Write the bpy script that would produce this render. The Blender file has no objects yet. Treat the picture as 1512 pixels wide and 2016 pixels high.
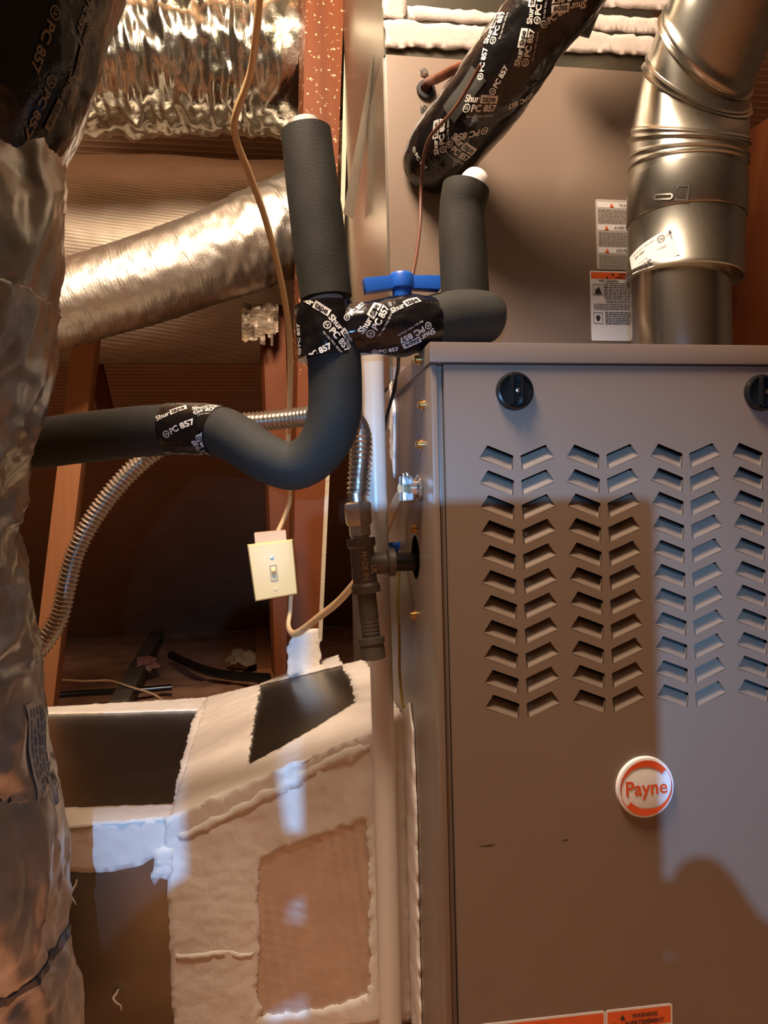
import bpy, bmesh, math, random
from mathutils import Vector as V, Matrix, noise
R = math.radians
PI = math.pi
random.seed(7)
S = bpy.context.scene
COL = S.collection
# ------------------------------------------------------------------ camera
F, CX, CY = 1520.0, 756.0, 1008.0            # focal length in pixels of the 1512 x 2016 frame
CAM = V((-.1665, -.7503, .6782))
yaw, pit, rol = R(8.841), R(-.138), R(1.373)
FW = V((math.sin(yaw)*math.cos(pit), math.cos(yaw)*math.cos(pit), -math.sin(pit)))
_r = V((math.cos(yaw), -math.sin(yaw), 0)); _d = FW.cross(_r)
RT = _r*math.cos(rol)+_d*math.sin(rol); DN = -_r*math.sin(rol)+_d*math.cos(rol)
cd = bpy.data.cameras.new('camera'); co = bpy.data.objects.new('camera', cd); COL.objects.link(co)
cd.sensor_fit = 'VERTICAL'; cd.sensor_height = 24; cd.lens = F/2016*24; cd.clip_start = .01
M3 = Matrix((RT, -DN, -FW)).transposed(); co.matrix_world = Matrix.Translation(CAM) @ M3.to_4x4()
S.camera = co
# ------------------------------------------------------------------ world, lights, exposure
w = bpy.data.worlds.new('world'); S.world = w; w.use_nodes = True
w.node_tree.nodes['Background'].inputs[0].default_value = (1, .72, .5, 1)
w.node_tree.nodes['Background'].inputs[1].default_value = .02
S.view_settings.view_transform = 'Standard'; S.view_settings.look = 'None'
S.view_settings.exposure = 0.13; S.view_settings.gamma = 1; S.view_settings.use_curve_mapping = False
def lamp(name, kind, loc, energy, color, radius, to=None, **k):
    d = bpy.data.lights.new(name, kind); d.energy = energy; d.color = color; d.shadow_soft_size = radius
    o = bpy.data.objects.new(name, d); COL.objects.link(o); o.location = loc
    if to: o.rotation_euler = (V(to)-V(loc)).to_track_quat('-Z', 'Y').to_euler()
    for a, b in k.items(): setattr(d, a, b)
    return o
lamp('attic_bulb', 'POINT', (-.30, -.30, 1.86), 138, (1, .78, .59), .20)
lamp('fill_lamp', 'POINT', (-.35, -2.3, 1.65), 62, (1, .76, .56), .40)  # added warm fill behind the camera, stands for no known lamp
LAMP = V((-.219, -.95, .7027))               # head torch worn by the photographer, behind the phone
lamp('head_torch', 'SPOT', LAMP, 56, (.22, .52, 1), .0016, to=(.05, 0, .40), spot_size=R(62), spot_blend=.8)
# ------------------------------------------------------------------ photo pixel -> place in the room
def ray(px, py): return FW + RT*((px-CX)/F) + DN*((py-CY)/F)
def at(px, py, Y): v = ray(px, py); return CAM + v*((Y-CAM.y)/v.y)
def atX(px, py, X): v = ray(px, py); return CAM + v*((X-CAM.x)/v.x)
def atZ(px, py, Z): v = ray(px, py); return CAM + v*((Z-CAM.z)/v.z)
def atP(px, py, o, n): v = ray(px, py); return CAM + v*((V(o)-CAM).dot(n)/v.dot(n))
def pix(p): q = V(p)-CAM; d = q.dot(FW); return CX+F*q.dot(RT)/d, CY+F*q.dot(DN)/d
# ------------------------------------------------------------------ materials
MATS = {}
def mat(name, col, rough=.5, metal=0, bump=None, var=None, spec=.5, coat=0):
    """bump: list of (kind, scale, strength, stretch); var: list of (kind, scale, colour2, lo, hi, stretch)"""
    m = bpy.data.materials.new(name); m.use_nodes = True; nt = m.node_tree; N = nt.nodes; L = nt.links
    b = N['Principled BSDF']; b.inputs['Roughness'].default_value = rough; b.inputs['Metallic'].default_value = metal
    b.inputs['Specular IOR Level'].default_value = spec; b.inputs['Coat Weight'].default_value = coat; b.inputs['Coat Roughness'].default_value = .1
    tc = N.new('ShaderNodeTexCoord')
    def tex(kind, scale, st):
        if kind == 'z':
            x = N.new('ShaderNodeSeparateXYZ'); L.new(tc.outputs['Object'], x.inputs[0]); return x.outputs[2]
        mp = N.new('ShaderNodeMapping'); mp.inputs['Scale'].default_value = st or (1, 1, 1)
        L.new(tc.outputs['UV' if kind.endswith('uv') else 'Object'], mp.inputs['Vector'])
        k = kind.replace('uv', '')
        if k == 'noise':
            t = N.new('ShaderNodeTexNoise'); t.inputs['Scale'].default_value = scale; t.inputs['Detail'].default_value = 5; o = t.outputs['Fac']
        elif k == 'vor':
            t = N.new('ShaderNodeTexVoronoi'); t.inputs['Scale'].default_value = scale; o = t.outputs['Distance']
        elif k == 'edge':
            t = N.new('ShaderNodeTexVoronoi'); t.feature = 'DISTANCE_TO_EDGE'; t.inputs['Scale'].default_value = scale; o = t.outputs['Distance']
        elif k == 'cell':
            t = N.new('ShaderNodeTexVoronoi'); t.inputs['Scale'].default_value = scale; o = t.outputs['Color']
        else:
            t = N.new('ShaderNodeTexWave'); t.inputs['Scale'].default_value = scale; t.inputs['Distortion'].default_value = 1.2; t.inputs['Detail Scale'].default_value = 3
            t.inputs['Detail'].default_value = 2; t.bands_direction = 'DIAGONAL'; o = t.outputs['Fac']
        L.new(mp.outputs[0], t.inputs['Vector']); return o
    c = None
    for (kind, sc, col2, lo, hi, st) in (var or []):
        o = tex(kind, sc, st)
        r = N.new('ShaderNodeMapRange'); r.inputs[1].default_value = lo; r.inputs[2].default_value = hi; L.new(o, r.inputs[0])
        x = N.new('ShaderNodeMix'); x.data_type = 'RGBA'; L.new(r.outputs[0], x.inputs[0])
        if c is None: x.inputs[6].default_value = (*col, 1)
        else: L.new(c, x.inputs[6])
        x.inputs[7].default_value = (*col2, 1); c = x.outputs[2]
    if c is None: b.inputs['Base Color'].default_value = (*col, 1)
    else: L.new(c, b.inputs['Base Color'])
    nrm = None
    for (kind, sc, stg, st) in (bump or []):
        o = tex(kind, sc, st)
        bp = N.new('ShaderNodeBump'); bp.inputs['Strength'].default_value = stg; bp.inputs['Distance'].default_value = .002
        L.new(o, bp.inputs['Height'])
        if nrm: L.new(nrm, bp.inputs['Normal'])
        nrm = bp.outputs[0]
    if nrm: L.new(nrm, b.inputs['Normal'])
    MATS[name] = m; return m
paint = mat('taupe_enamel', (.205, .150, .113), .36, bump=[('noise', 900, .03, None)], var=[('noise', 6, (.19, .138, .103), .3, .7, None)])
paint_in = mat('dark_steel', (.02, .018, .016), .7)
galv = mat('galvanised_steel', (.56, .55, .48), .30, 1, bump=[('noise', 40, .05, None)], var=[('cell', 90, (.50, .48, .42), 0, 1, None)])
galv_duct = mat('dull_duct_steel', (.25, .24, .19), .32, 1, bump=[('noise', 15, .06, None)], var=[('noise', 25, (.29, .27, .22), .3, .7, None)])
alu = mat('bright_vent_metal', (.72, .67, .60), .22, 1, bump=[('noise', 60, .03, (1, 1, .1))], var=[('noise', 12, (.58, .55, .47), .3, .7, (1, 1, .2))])
foil = mat('duct_foil', (.38, .36, .32), .34, 1, bump=[('lineuv', 3, .10, (1, .35, 1)), ('lineuv', 2.5, .10, (.1, 1, 1)), ('noise', 28, .5, None), ('edge', 16, .30, None), ('edge', 45, .2, None)], var=[('noise', 30, (.58, .52, .46), .3, .7, None)])
foil_rib = mat('pleated_duct_foil', (.64, .63, .56), .2, 1, bump=[('noise', 60, .5, None), ('edge', 45, .5, (1, 1, .5))], var=[('noise', 20, (.50, .49, .42), .3, .7, None)])
foil_smooth = mat('stretched_duct_foil', (.54, .50, .44), .45, 1, bump=[('noiseuv', 12, .6, (2.2, .30, 1)), ('noiseuv', 40, .22, (1, .5, 1))], var=[('noise', 14, (.50, .43, .36), .3, .7, None)])
scrim = mat('scrim_foil', (.66, .58, .50), .45, .7, bump=[('line', 52, .12, (.35, 0, 1)), ('line', 46, .14, (1, 0, .12)), ('noise', 60, .5, None), ('edge', 40, .3, None)], var=[('noise', 30, (.58, .49, .41), .3, .7, None)])
mastic = mat('duct_mastic', (.84, .78, .71), .5, bump=[('noise', 45, .5, (1, 1, .25)), ('noise', 26, .5, (.4, 1, 1)), ('noise', 130, .3, None)], var=[('noise', 9, (.72, .65, .57), .35, .7, None), ('noise', 14, (.70, .50, .45), .66, .76, (1, 1, 2.5))])
dimmed_mastic = mat('dimmed_mastic', (.50, .42, .37), .6, bump=[('noise', 45, .5, (.25, 1, 1)), ('noise', 130, .3, None)], var=[('noise', 12, (.43, .35, .30), .35, .7, None)])  # mastic with the dimmer light on the upper bands put into its colour
wood = mat('red_stained_wood', (.150, .040, .011), .6, spec=.2, bump=[('noise', 60, .25, (1, 1, .06))], var=[('noise', 30, (.105, .027, .0075), .35, .7, (1, 1, .05)), ('noise', 5, (.19, .055, .016), .4, .75, None)])
wood_spk = mat('paint_specked_wood', (.150, .040, .011), .6, spec=.2, bump=[('noise', 60, .25, (1, 1, .06))], var=[('noise', 30, (.105, .027, .0075), .35, .7, (1, 1, .05)), ('noise', 120, (.66, .44, .24), .625, .65, None), ('z', 1, (.150, .040, .011), .62, .54, None)])
wood_pale = mat('pale_wood', (.34, .135, .052), .6, spec=.2, bump=[('noise', 60, .3, (1, 1, .06))], var=[('noise', 30, (.27, .105, .042), .35, .7, (1, 1, .05))])
foam = mat('foam_rubber', (.0215, .021, .0165), .75, bump=[('noise', 700, .25, None)], var=[('noise', 20, (.026, .0255, .020), .3, .7, None)], spec=.35)
tape = mat('black_foil_tape', (.006, .0055, .006), .17, bump=[('noise', 45, .7, None), ('edge', 55, .35, None)], spec=.6)
ink = mat('white_print', (.72, .68, .62), .35)
ink_y = mat('yellowed_print', (.16, .125, .07), .4)
pvc = mat('white_pvc', (.72, .66, .60), .33, var=[('noise', 8, (.68, .60, .52), .3, .7, None)])
pvc_end = mat('bright_pvc', (.80, .76, .75), .35)
blue = mat('blue_plastic', (.012, .11, .55), .38)
brass = mat('brass', (.80, .50, .17), .3, 1)
iron = mat('black_iron', (.115, .094, .078), .48, .3, bump=[('noise', 300, .25, None)], var=[('noise', 40, (.13, .10, .075), .4, .7, None)])
nutm = mat('tarnished_nut', (.58, .52, .38), .36, .9, var=[('noise', 60, (.42, .32, .20), .5, .7, None)])
steel = mat('corrugated_steel', (.62, .56, .49), .3, 1)
zinc = mat('zinc_diecast', (.75, .75, .74), .22, 1, bump=[('noise', 150, .3, None)])
ivory = mat('ivory_plastic', (.76, .60, .28), .4)
box_m = mat('aged_plastic_box', (.62, .45, .31), .6)
romex = mat('beige_cable', (.66, .42, .20), .5, bump=[('noise', 80, .2, None)])
romex2 = mat('cream_cable', (.74, .50, .28), .5)
blackp = mat('black_plastic', (.008, .008, .008), .22)
rubber = mat('black_rubber', (.006, .005, .005), .6)
copper = mat('old_copper', (.24, .085, .04), .45, .7, var=[('noise', 60, (.12, .045, .025), .4, .7, None)])
wire_b = mat('brown_wire', (.10, .035, .02), .5)
paper = mat('white_label', (.78, .76, .74), .45)
paper2 = mat('grey_label', (.50, .45, .40), .5)
orange = mat('orange_print', (.80, .13, .025), .45)
dark_ink = mat('dark_print', (.03, .025, .025), .5)
grey_ink = mat('grey_print', (.22, .18, .16), .5)
badge_w = mat('badge_white', (.82, .82, .82), .25, coat=.3)
badge_o = mat('badge_orange', (.75, .10, .025), .3)
deck = mat('radiant_barrier_deck', (.37, .215, .125), .5, .15, bump=[('line', 46, .2, (0, -1, 0)), ('noise', 30, .5, (.2, 1, 1))], var=[('noise', 3, (.29, .165, .095), .35, .7, None), ('line', 46, (.60, .37, .22), .82, 1, (0, -1, 0))])
wrapm = mat('lined_foil_wrap', (.46, .37, .28), .55, .5, bump=[('line', 85, .22, (.10, 0, 1)), ('noise', 60, .5, (.2, 1, 1)), ('noise', 8, .4, None)], var=[('noise', 12, (.38, .30, .22), .3, .7, (.15, 1, 1)), ('line', 85, (.55, .46, .36), .85, 1, (.10, 0, 1))])
plank = mat('attic_board', (.11, .088, .066), .7, bump=[('noise', 30, .3, (1, .05, 1))])
insul = mat('dusty_insulation', (.52, .28, .16), .95, bump=[('noise', 60, 1, None), ('noise', 14, .8, None)], var=[('noise', 10, (.33, .16, .085), .35, .65, None)])
pinkm = mat('pink_fibre', (.55, .25, .17), .95)
skin = mat('skin', (.48, .28, .2), .5)
paperedge = mat('paper_edge', (.50, .41, .30), .8, bump=[('noise', 200, .8, None)])
# ------------------------------------------------------------------ builders
def things_props(o, label=None, cat=None, group=None, kind=None):
    for k, v in (('label', label), ('category', cat), ('group', group), ('kind', kind)):
        if v: o[k] = v
    return o
def thing(name, label, cat, loc, group=None):
    o = bpy.data.objects.new(name, None); COL.objects.link(o); o.location = loc; o.empty_display_size = .05
    return things_props(o, label, cat, group)
def origin(o):
    p = V((0, 0, 0))
    while o: p = p + o.location; o = o.parent
    return p
class MB:
    def __init__(s): s.v = []; s.f = []; s.m = []; s.uv = {}; s.k = 0
    def add(s, vs, fs, flip=False):
        n = len(s.v); s.v += [V(p) for p in vs]
        for f in fs: s.f.append([n+i for i in (reversed(f) if flip else f)]); s.m.append(s.k)
        return n
    def box(s, lo, hi, rot=None, piv=None):
        x0, y0, z0 = lo; x1, y1, z1 = hi
        vs = [V(p) for p in ((x0,y0,z0),(x1,y0,z0),(x1,y1,z0),(x0,y1,z0),(x0,y0,z1),(x1,y0,z1),(x1,y1,z1),(x0,y1,z1))]
        if rot:
            c = V(piv) if piv else (V(lo)+V(hi))/2; vs = [c+rot@(p-c) for p in vs]
        s.add(vs, [(0,3,2,1),(4,5,6,7),(0,1,5,4),(1,2,6,5),(2,3,7,6),(3,0,4,7)])
        return s
    def hexa(s, a, b):      # two quads a (4 pts), b (4 pts)
        s.add(list(a)+list(b), [(0,3,2,1),(4,5,6,7),(0,1,5,4),(1,2,6,5),(2,3,7,6),(3,0,4,7)]); return s
    def bar(s, p0, p1, wx, wy, ref=(0, 1, 0), tw=1):
        p0, p1 = V(p0), V(p1); d = (p1-p0).normalized(); a = V(ref).cross(d).normalized(); b = d.cross(a)
        q = lambda p, k: [p+a*(x*wx*k/2)+b*(y*wy*k/2) for x, y in ((-1,-1),(1,-1),(1,1),(-1,1))]
        return s.hexa(q(p0, 1), q(p1, tw))
    def lathe(s, prof, o, ax, seg=24, ref=None, hexn=None):
        o, ax = V(o), V(ax).normalized(); ref = V(ref) if ref else (V((0,0,1)) if abs(ax.z) < .9 else V((1,0,0)))
        a = ref.cross(ax).normalized(); b = ax.cross(a); n = len(s.v); seg = hexn or seg
        for (r, h) in prof:
            for k in range(seg):
                t = 2*PI*k/seg; s.v.append(o+ax*h+(a*math.cos(t)+b*math.sin(t))*max(r, 1e-5))
        for i in range(len(prof)-1):
            for k in range(seg):
                s.f.append([n+i*seg+k, n+i*seg+(k+1)%seg, n+(i+1)*seg+(k+1)%seg, n+(i+1)*seg+k]); s.m.append(s.k)
        s.f.append([n+k for k in reversed(range(seg))]); s.m.append(s.k)
        s.f.append([n+(len(prof)-1)*seg+k for k in range(seg)]); s.m.append(s.k)
        return s
    def build(s, name, m, parent=None, smooth=True, ang=35, bevel=0, kind=None, label=None):
        me = bpy.data.meshes.new(name); og = origin(parent)
        me.from_pydata([p-og for p in s.v], [], s.f)
        ms = m if isinstance(m, (list, tuple)) else [m]
        for x in ms: me.materials.append(x)
        if len(ms) > 1: me.polygons.foreach_set('material_index', s.m)
        if s.uv:
            u = me.uv_layers.new(name='uv')
            for l in me.loops: u.data[l.index].uv = s.uv.get(l.vertex_index, (0, 0))
        if bevel:
            bm = bmesh.new(); bm.from_mesh(me)
            bmesh.ops.remove_doubles(bm, verts=bm.verts, dist=1e-6)
            ed = [e for e in bm.edges if len(e.link_faces) == 2 and e.calc_face_angle(0) > R(30)]
            bmesh.ops.bevel(bm, geom=ed, offset=bevel, segments=2, affect='EDGES', profile=.7, clamp_overlap=True)
            bmesh.ops.recalc_face_normals(bm, faces=bm.faces); bm.to_mesh(me); bm.free()
        if smooth:
            me.polygons.foreach_set('use_smooth', [True]*len(me.polygons)); me.set_sharp_from_angle(angle=R(ang))
        o = bpy.data.objects.new(name, me); COL.objects.link(o)
        if parent: o.parent = parent
        return things_props(o, label=label, kind=kind)
def crom(pts, per=16):
    P = [pts[0]]+list(pts)+[pts[-1]]; out = []
    for i in range(1, len(P)-2):
        a, b, c, d = P[i-1], P[i], P[i+1], P[i+2]
        for k in range(per):
            t = k/per
            out.append(tuple(.5*((2*b[j])+(c[j]-a[j])*t+(2*a[j]-5*b[j]+4*c[j]-d[j])*t*t+(3*b[j]-a[j]-3*c[j]+d[j])*t**3) for j in range(len(b))))
    out.append(tuple(P[-2])); return out
class Tube:
    """path: list of (point, radius). A surface of rings, kept as a grid so that print and tape can follow it."""
    def __init__(s, path, seg=24, ds=.01, disp=None, flat=1, ref=None, curved=True, up=None):
        pts = [(*p, r) for p, r in path]
        if curved and len(pts) > 2: pts = crom(pts)
        L = [0]
        for i in range(1, len(pts)): L.append(L[-1]+(V(pts[i][:3])-V(pts[i-1][:3])).length)
        s.L = L[-1]; n = max(2, int(round(s.L/ds))+1); s.n = n; s.seg = seg; s.ds = s.L/(n-1)
        c = []; j = 0
        for i in range(n):
            t = s.L*i/(n-1)
            while j < len(L)-2 and L[j+1] < t: j += 1
            k = (t-L[j])/max(1e-9, L[j+1]-L[j]); c.append([pts[j][q]*(1-k)+pts[j+1][q]*k for q in range(4)])
        s.c = [V(x[:3]) for x in c]; s.r = [x[3] for x in c]
        s.grid = []; s.ax = []
        a = None
        for i in range(n):
            d = (s.c[min(i+1, n-1)]-s.c[max(i-1, 0)]).normalized(); s.ax.append(d)
            if a is None:
                rf = V(ref) if ref else (V((0, 1, 0)) if abs(d.y) < .9 else V((0, 0, 1)))
                a = (rf-d*rf.dot(d)).normalized()
            else: a = (a-d*a.dot(d)).normalized()
            b = d.cross(a); row = []
            for k in range(seg):
                th = 2*PI*k/seg; rr = s.r[i]
                if disp: rr += disp(i*s.ds, th, s.L)
                row.append(s.c[i]+a*(rr*math.cos(th))+b*(rr*math.sin(th)*flat))
            s.grid.append(row)
    def mesh(s, mb=None, caps=True, uv=True):
        mb = mb or MB(); n0 = len(mb.v); sg = s.seg
        for i, row in enumerate(s.grid):
            for k, p in enumerate(row):
                mb.v.append(p)
                if uv: mb.uv[n0+i*sg+k] = (i*s.ds*10, k/sg*2*PI*s.r[i]*10)
        for i in range(s.n-1):
            for k in range(sg):
                mb.f.append([n0+i*sg+k, n0+i*sg+(k+1)%sg, n0+(i+1)*sg+(k+1)%sg, n0+(i+1)*sg+k]); mb.m.append(mb.k)
        if caps:
            mb.f.append([n0+k for k in reversed(range(sg))]); mb.m.append(mb.k)
            mb.f.append([n0+(s.n-1)*sg+k for k in range(sg)]); mb.m.append(mb.k)
        return mb
    def surf(s, t, th, off=0):
        x = min(max(t/s.ds, 0), s.n-1.001); i = int(x); u = x-i; y = (th/(2*PI)*s.seg) % s.seg; k = int(y) % s.seg; v = y-int(y)
        k2 = (k+1) % s.seg; g = s.grid
        p = (g[i][k]*(1-u)+g[i+1][k]*u)*(1-v)+(g[i][k2]*(1-u)+g[i+1][k2]*u)*v
        c = s.c[i]*(1-u)+s.c[i+1]*u
        return p+(p-c).normalized()*off
    def find(s, px, py):
        best = None
        for i in range(s.n):
            for k in range(s.seg):
                p = s.grid[i][k]
                if (p-s.c[i]).dot(CAM-p) <= 0: continue
                x, y = pix(p); e = (x-px)**2+(y-py)**2
                if best is None or e < best[0]: best = (e, i, k)
        return best[1], best[2]
def tube(name, path, m, parent=None, seg=14, ds=.008, flat=1, disp=None, curved=True, caps=True, kind=None, label=None, ref=None):
    t = Tube(path, seg, ds, disp, flat, ref, curved); o = t.mesh(caps=caps).build(name, m, parent, kind=kind, label=label, ang=60); return t, o
# ---- flat lettering as mesh
_txt = {}
def text_mesh(body, bold=0.0):
    key = (body, bold)
    if key not in _txt:
        c = bpy.data.curves.new('t', 'FONT'); c.body = body; c.size = 1; c.align_x = 'CENTER'; c.align_y = 'CENTER'; c.offset = bold; c.resolution_u = 3
        o = bpy.data.objects.new('t', c); COL.objects.link(o); dg = bpy.context.evaluated_depsgraph_get()
        me = bpy.data.meshes.new_from_object(o.evaluated_get(dg))
        _txt[key] = ([tuple(v.co) for v in me.vertices], [tuple(p.vertices) for p in me.polygons])
        bpy.data.objects.remove(o); bpy.data.meshes.remove(me); bpy.data.curves.remove(c)
    return _txt[key]
def put_text(mb, body, mapf, size, x=0, y=0, bold=0.0, k=0, off=0, w=None):
    vs, fs = text_mesh(body, bold)
    if not vs: return
    if w:
        ww = max(v[0] for v in vs)-min(v[0] for v in vs); sx = w/ww
    else: sx = size
    mb.k = k; mb.add([mapf(x+v[0]*sx, y+v[1]*size, off) for v in vs], fs); mb.k = 0
def put_rect(mb, mapf, x0, y0, x1, y1, k=0, off=0, n=3):
    mb.k = k; vs = []; 
    for i in range(n+1):
        for j in range(2): vs.append(mapf(x0+(x1-x0)*i/n, y0 if j == 0 else y1, off))
    mb.add(vs, [(2*i, 2*i+2, 2*i+3, 2*i+1) for i in range(n)]); mb.k = 0
def put_ring(mb, mapf, x, y, r0, r1, k=0, off=0, a0=0, a1=2*PI, n=18):
    mb.k = k; vs = []
    for i in range(n+1):
        t = a0+(a1-a0)*i/n
        for r in (r0, r1): vs.append(mapf(x+r*math.cos(t), y+r*math.sin(t), off))
    mb.add(vs, [(2*i, 2*i+1, 2*i+3, 2*i+2) for i in range(n)]); mb.k = 0
def planemap(o, u, v, n):
    o, u, v, n = V(o), V(u).normalized(), V(v).normalized(), V(n).normalized()
    return lambda x, y, off=0: o+u*x+v*y+n*off
def tubemap(t, px, py, deg, base=.0009):
    i, k = t.find(px, py); p = t.grid[i][k]; n = (p-t.c[i]).normalized(); ax = t.ax[i]
    d = RT*math.cos(R(deg))-DN*math.sin(R(deg)); t1 = (d-n*d.dot(n)).normalized(); t2 = n.cross(t1)
    ci = ax.cross(n); r = (p-t.c[i]).length; s0 = i*t.ds; a0 = 2*PI*k/t.seg
    e = [(t1.dot(ax)), (t2.dot(ax)), t1.dot(ci)/r, t2.dot(ci)/r]
    return lambda x, y, off=0: t.surf(s0+x*e[0]+y*e[1], a0+x*e[2]+y*e[3], base+off)
def tape_print(mb, mf, z=.010, what='all'):
    # maker's mark of the tape: logo line above, type number, listing mark, fine print
    if what in ('all', 'logo'):
        put_text(mb, 'Shur', mf, z*1.25, -z*1.75, z*.95, .03)
        put_rect(mb, mf, -z*.45, z*.45, z*2.2, z*1.55); put_text(mb, 'tape', mf, z*1.2, z*.85, z*1.02, .02, k=1, off=.0003)
    if what in ('all', 'num'):
        put_text(mb, 'PC 857', mf, z*1.25, z*.3, -z*.25, .035)
        put_ring(mb, mf, -z*2.3, -z*.2, z*.42, z*.55); put_text(mb, 'UL', mf, z*.55, -z*2.3, -z*.2, .02)
    if what == 'all': put_text(mb, 'For Use With 181B-FX', mf, z*.42, 0, -z*1.25)
# ---- a thin layer laid on a plane, ragged edges
def patch(name, loops, nrm, m, parent, thick=.0018, jag=.0022, step=.006, lift=.0003, seed=0, smooth=False, kind=None, label=None, fringe=0):
    n = V(nrm).normalized(); bm = bmesh.new(); rnd = random.Random(seed+len(loops[0])); es = []; rings = []
    ref = V(loops[0][1])-V(loops[0][0]); u = (ref-n*ref.dot(n)).normalized(); v = n.cross(u)
    for li, lp in enumerate(loops):
        pts = []
        for i in range(len(lp)):
            a, b = V(lp[i]), V(lp[(i+1) % len(lp)]); st_ = step if li == 0 else .0032; k = max(1, int((b-a).length/st_))
            for q in range(k):
                p = a+(b-a)*q/k; j = jag
                pts.append(p+u*(noise.noise(p*70+V((seed, 0, 0)))*j*1.6+rnd.uniform(-1, 1)*j*(.35 if li == 0 else 1))+v*(noise.noise(p*70+V((0, seed+9, 0)))*j*1.6+rnd.uniform(-1, 1)*j*(.35 if li == 0 else 1)))
        vs = [bm.verts.new(p+n*(lift+thick)) for p in pts]; rings.append(vs)
        es += [bm.edges.new((vs[i], vs[(i+1) % len(vs)])) for i in range(len(vs))]
    bmesh.ops.triangle_fill(bm, use_beauty=True, edges=es, normal=n)
    if m in (mastic, dimmed_mastic):
        for _ in range(6):
            le = [e for e in bm.edges if e.calc_length() > .011 and not e.is_boundary]
            if not le: break
            bmesh.ops.subdivide_edges(bm, edges=le, cuts=1); bmesh.ops.triangulate(bm, faces=[f for f in bm.faces if len(f.verts) > 3])
        for q in bm.verts:
            if not q.is_boundary: q.co += n*(thick*(.2+.55*noise.noise(q.co*30+V((seed, 0, 0)))+.3*noise.noise(q.co*90)))
        for f in bm.faces: f.smooth = True
    ex = bmesh.ops.extrude_edge_only(bm, edges=[e for e in bm.edges if e.is_boundary])
    for q in ex['geom']:
        if isinstance(q, bmesh.types.BMVert): q.co -= n*(thick+lift*.5)
    bmesh.ops.recalc_face_normals(bm, faces=bm.faces)
    og = origin(parent); 
    for q in bm.verts: q.co -= og
    me = bpy.data.meshes.new(name); bm.to_mesh(me); bm.free(); me.materials.append(m)
    o = bpy.data.objects.new(name, me); COL.objects.link(o); o.parent = parent
    return things_props(o, label=label, kind=kind)
def screw(mb, p, ax, r=.0042, hexn=None):
    mb.lathe([(r*1.45, 0), (r*1.45, r*.25), (r, r*.3), (r, r*1.1), (r*.75, r*1.35)], p, ax, 12)
    return mb
def label_lines(mb, mf, x0, x1, y0, y1, rows, seed, k=0, fill=.45):
    """rows of print too fine to read"""
    rr = random.Random(seed); h = (y1-y0)/rows
    for i in range(rows):
        y = y1-(i+.5)*h; x = x0; end = x1-(rr.random()**2)*(x1-x0)*.35
        while x < end:
            wd = rr.uniform(.6, 2.2)*h*1.1; wd = min(wd, end-x)
            if wd > h*.3: put_rect(mb, mf, x, y-h*fill/2, x+wd, y+h*fill/2, k=k, off=.0003, n=1)
            x += wd+h*.35
def rrect(mb, mf, x0, y0, x1, y1, r, th=.0004, k=0):
    pts = []
    for cx, cy, a in ((x1-r, y1-r, 0), (x0+r, y1-r, 90), (x0+r, y0+r, 180), (x1-r, y0+r, 270)):
        for q in range(5): t = R(a+22.5*q); pts.append((cx+r*math.cos(t), cy+r*math.sin(t)))
    n = len(pts); mb.k = k
    mb.add([mf(x, y, th) for x, y in pts]+[mf(x, y, 0) for x, y in pts], [tuple(range(n))]+[(i+n, (i+1) % n+n, (i+1) % n, i) for i in range(n)]); mb.k = 0

# ================================================================== SETTING
FZ = .05
def struct(name, mb, m, **k): return mb.build(name, m, None, kind='structure', **k)
fl = MB(); nx, ny = 110, 90
for j in range(ny+1):
    for i in range(nx+1):
        x = -3.2+6.4*i/nx; y = -3.4+7.0*j/ny; far = max(0, min(1, (y-1.0)/.3))
        fl.v.append(V((x, y, FZ-.001+far*(.03*noise.noise(V((x*3, y*3, 0)))+.015*noise.noise(V((x*11, y*11, 4)))))))
for j in range(ny):
    for i in range(nx):
        a = j*(nx+1)+i; fl.f.append([a, a+1, a+nx+2, a+nx+1]); fl.m.append(0)
struct('floor', fl, insul)
RS = .74
def roofz(y): return FZ+RS*(3.6-y)
c = MB(); c.hexa([(-3.2, 3.7, roofz(3.7)), (3.2, 3.7, roofz(3.7)), (3.2, -.2, roofz(-.2)), (-3.2, -.2, roofz(-.2))], [(-3.2, 3.7, roofz(3.7)+.03), (3.2, 3.7, roofz(3.7)+.03), (3.2, -.2, roofz(-.2)+.03), (-3.2, -.2, roofz(-.2)+.03)])
ceil = struct('ceiling', c, deck, smooth=False)
zr = roofz(-.2)
c = MB(); c.hexa([(-3.2, -.2, zr), (3.2, -.2, zr), (3.2, -3.5, FZ), (-3.2, -3.5, FZ)], [(-3.2, -.2, zr+.03), (3.2, -.2, zr+.03), (3.2, -3.5, FZ+.03), (-3.2, -3.5, FZ+.03)])
struct('ceiling_front', c, plank, smooth=False)
for nm, x in (('wall_left', -3.2), ('wall_right', 3.2)):
    c = MB(); a = [(x, -3.5, FZ), (x, 3.6, FZ), (x, -.2, zr)]; s_ = .02 if x > 0 else -.02
    c.add(a+[(p[0]+s_, p[1], p[2]) for p in a], [(0,1,2),(5,4,3),(0,3,4,1),(1,4,5,2),(2,5,3,0)])
    struct(nm, c, plank, smooth=False)
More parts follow.
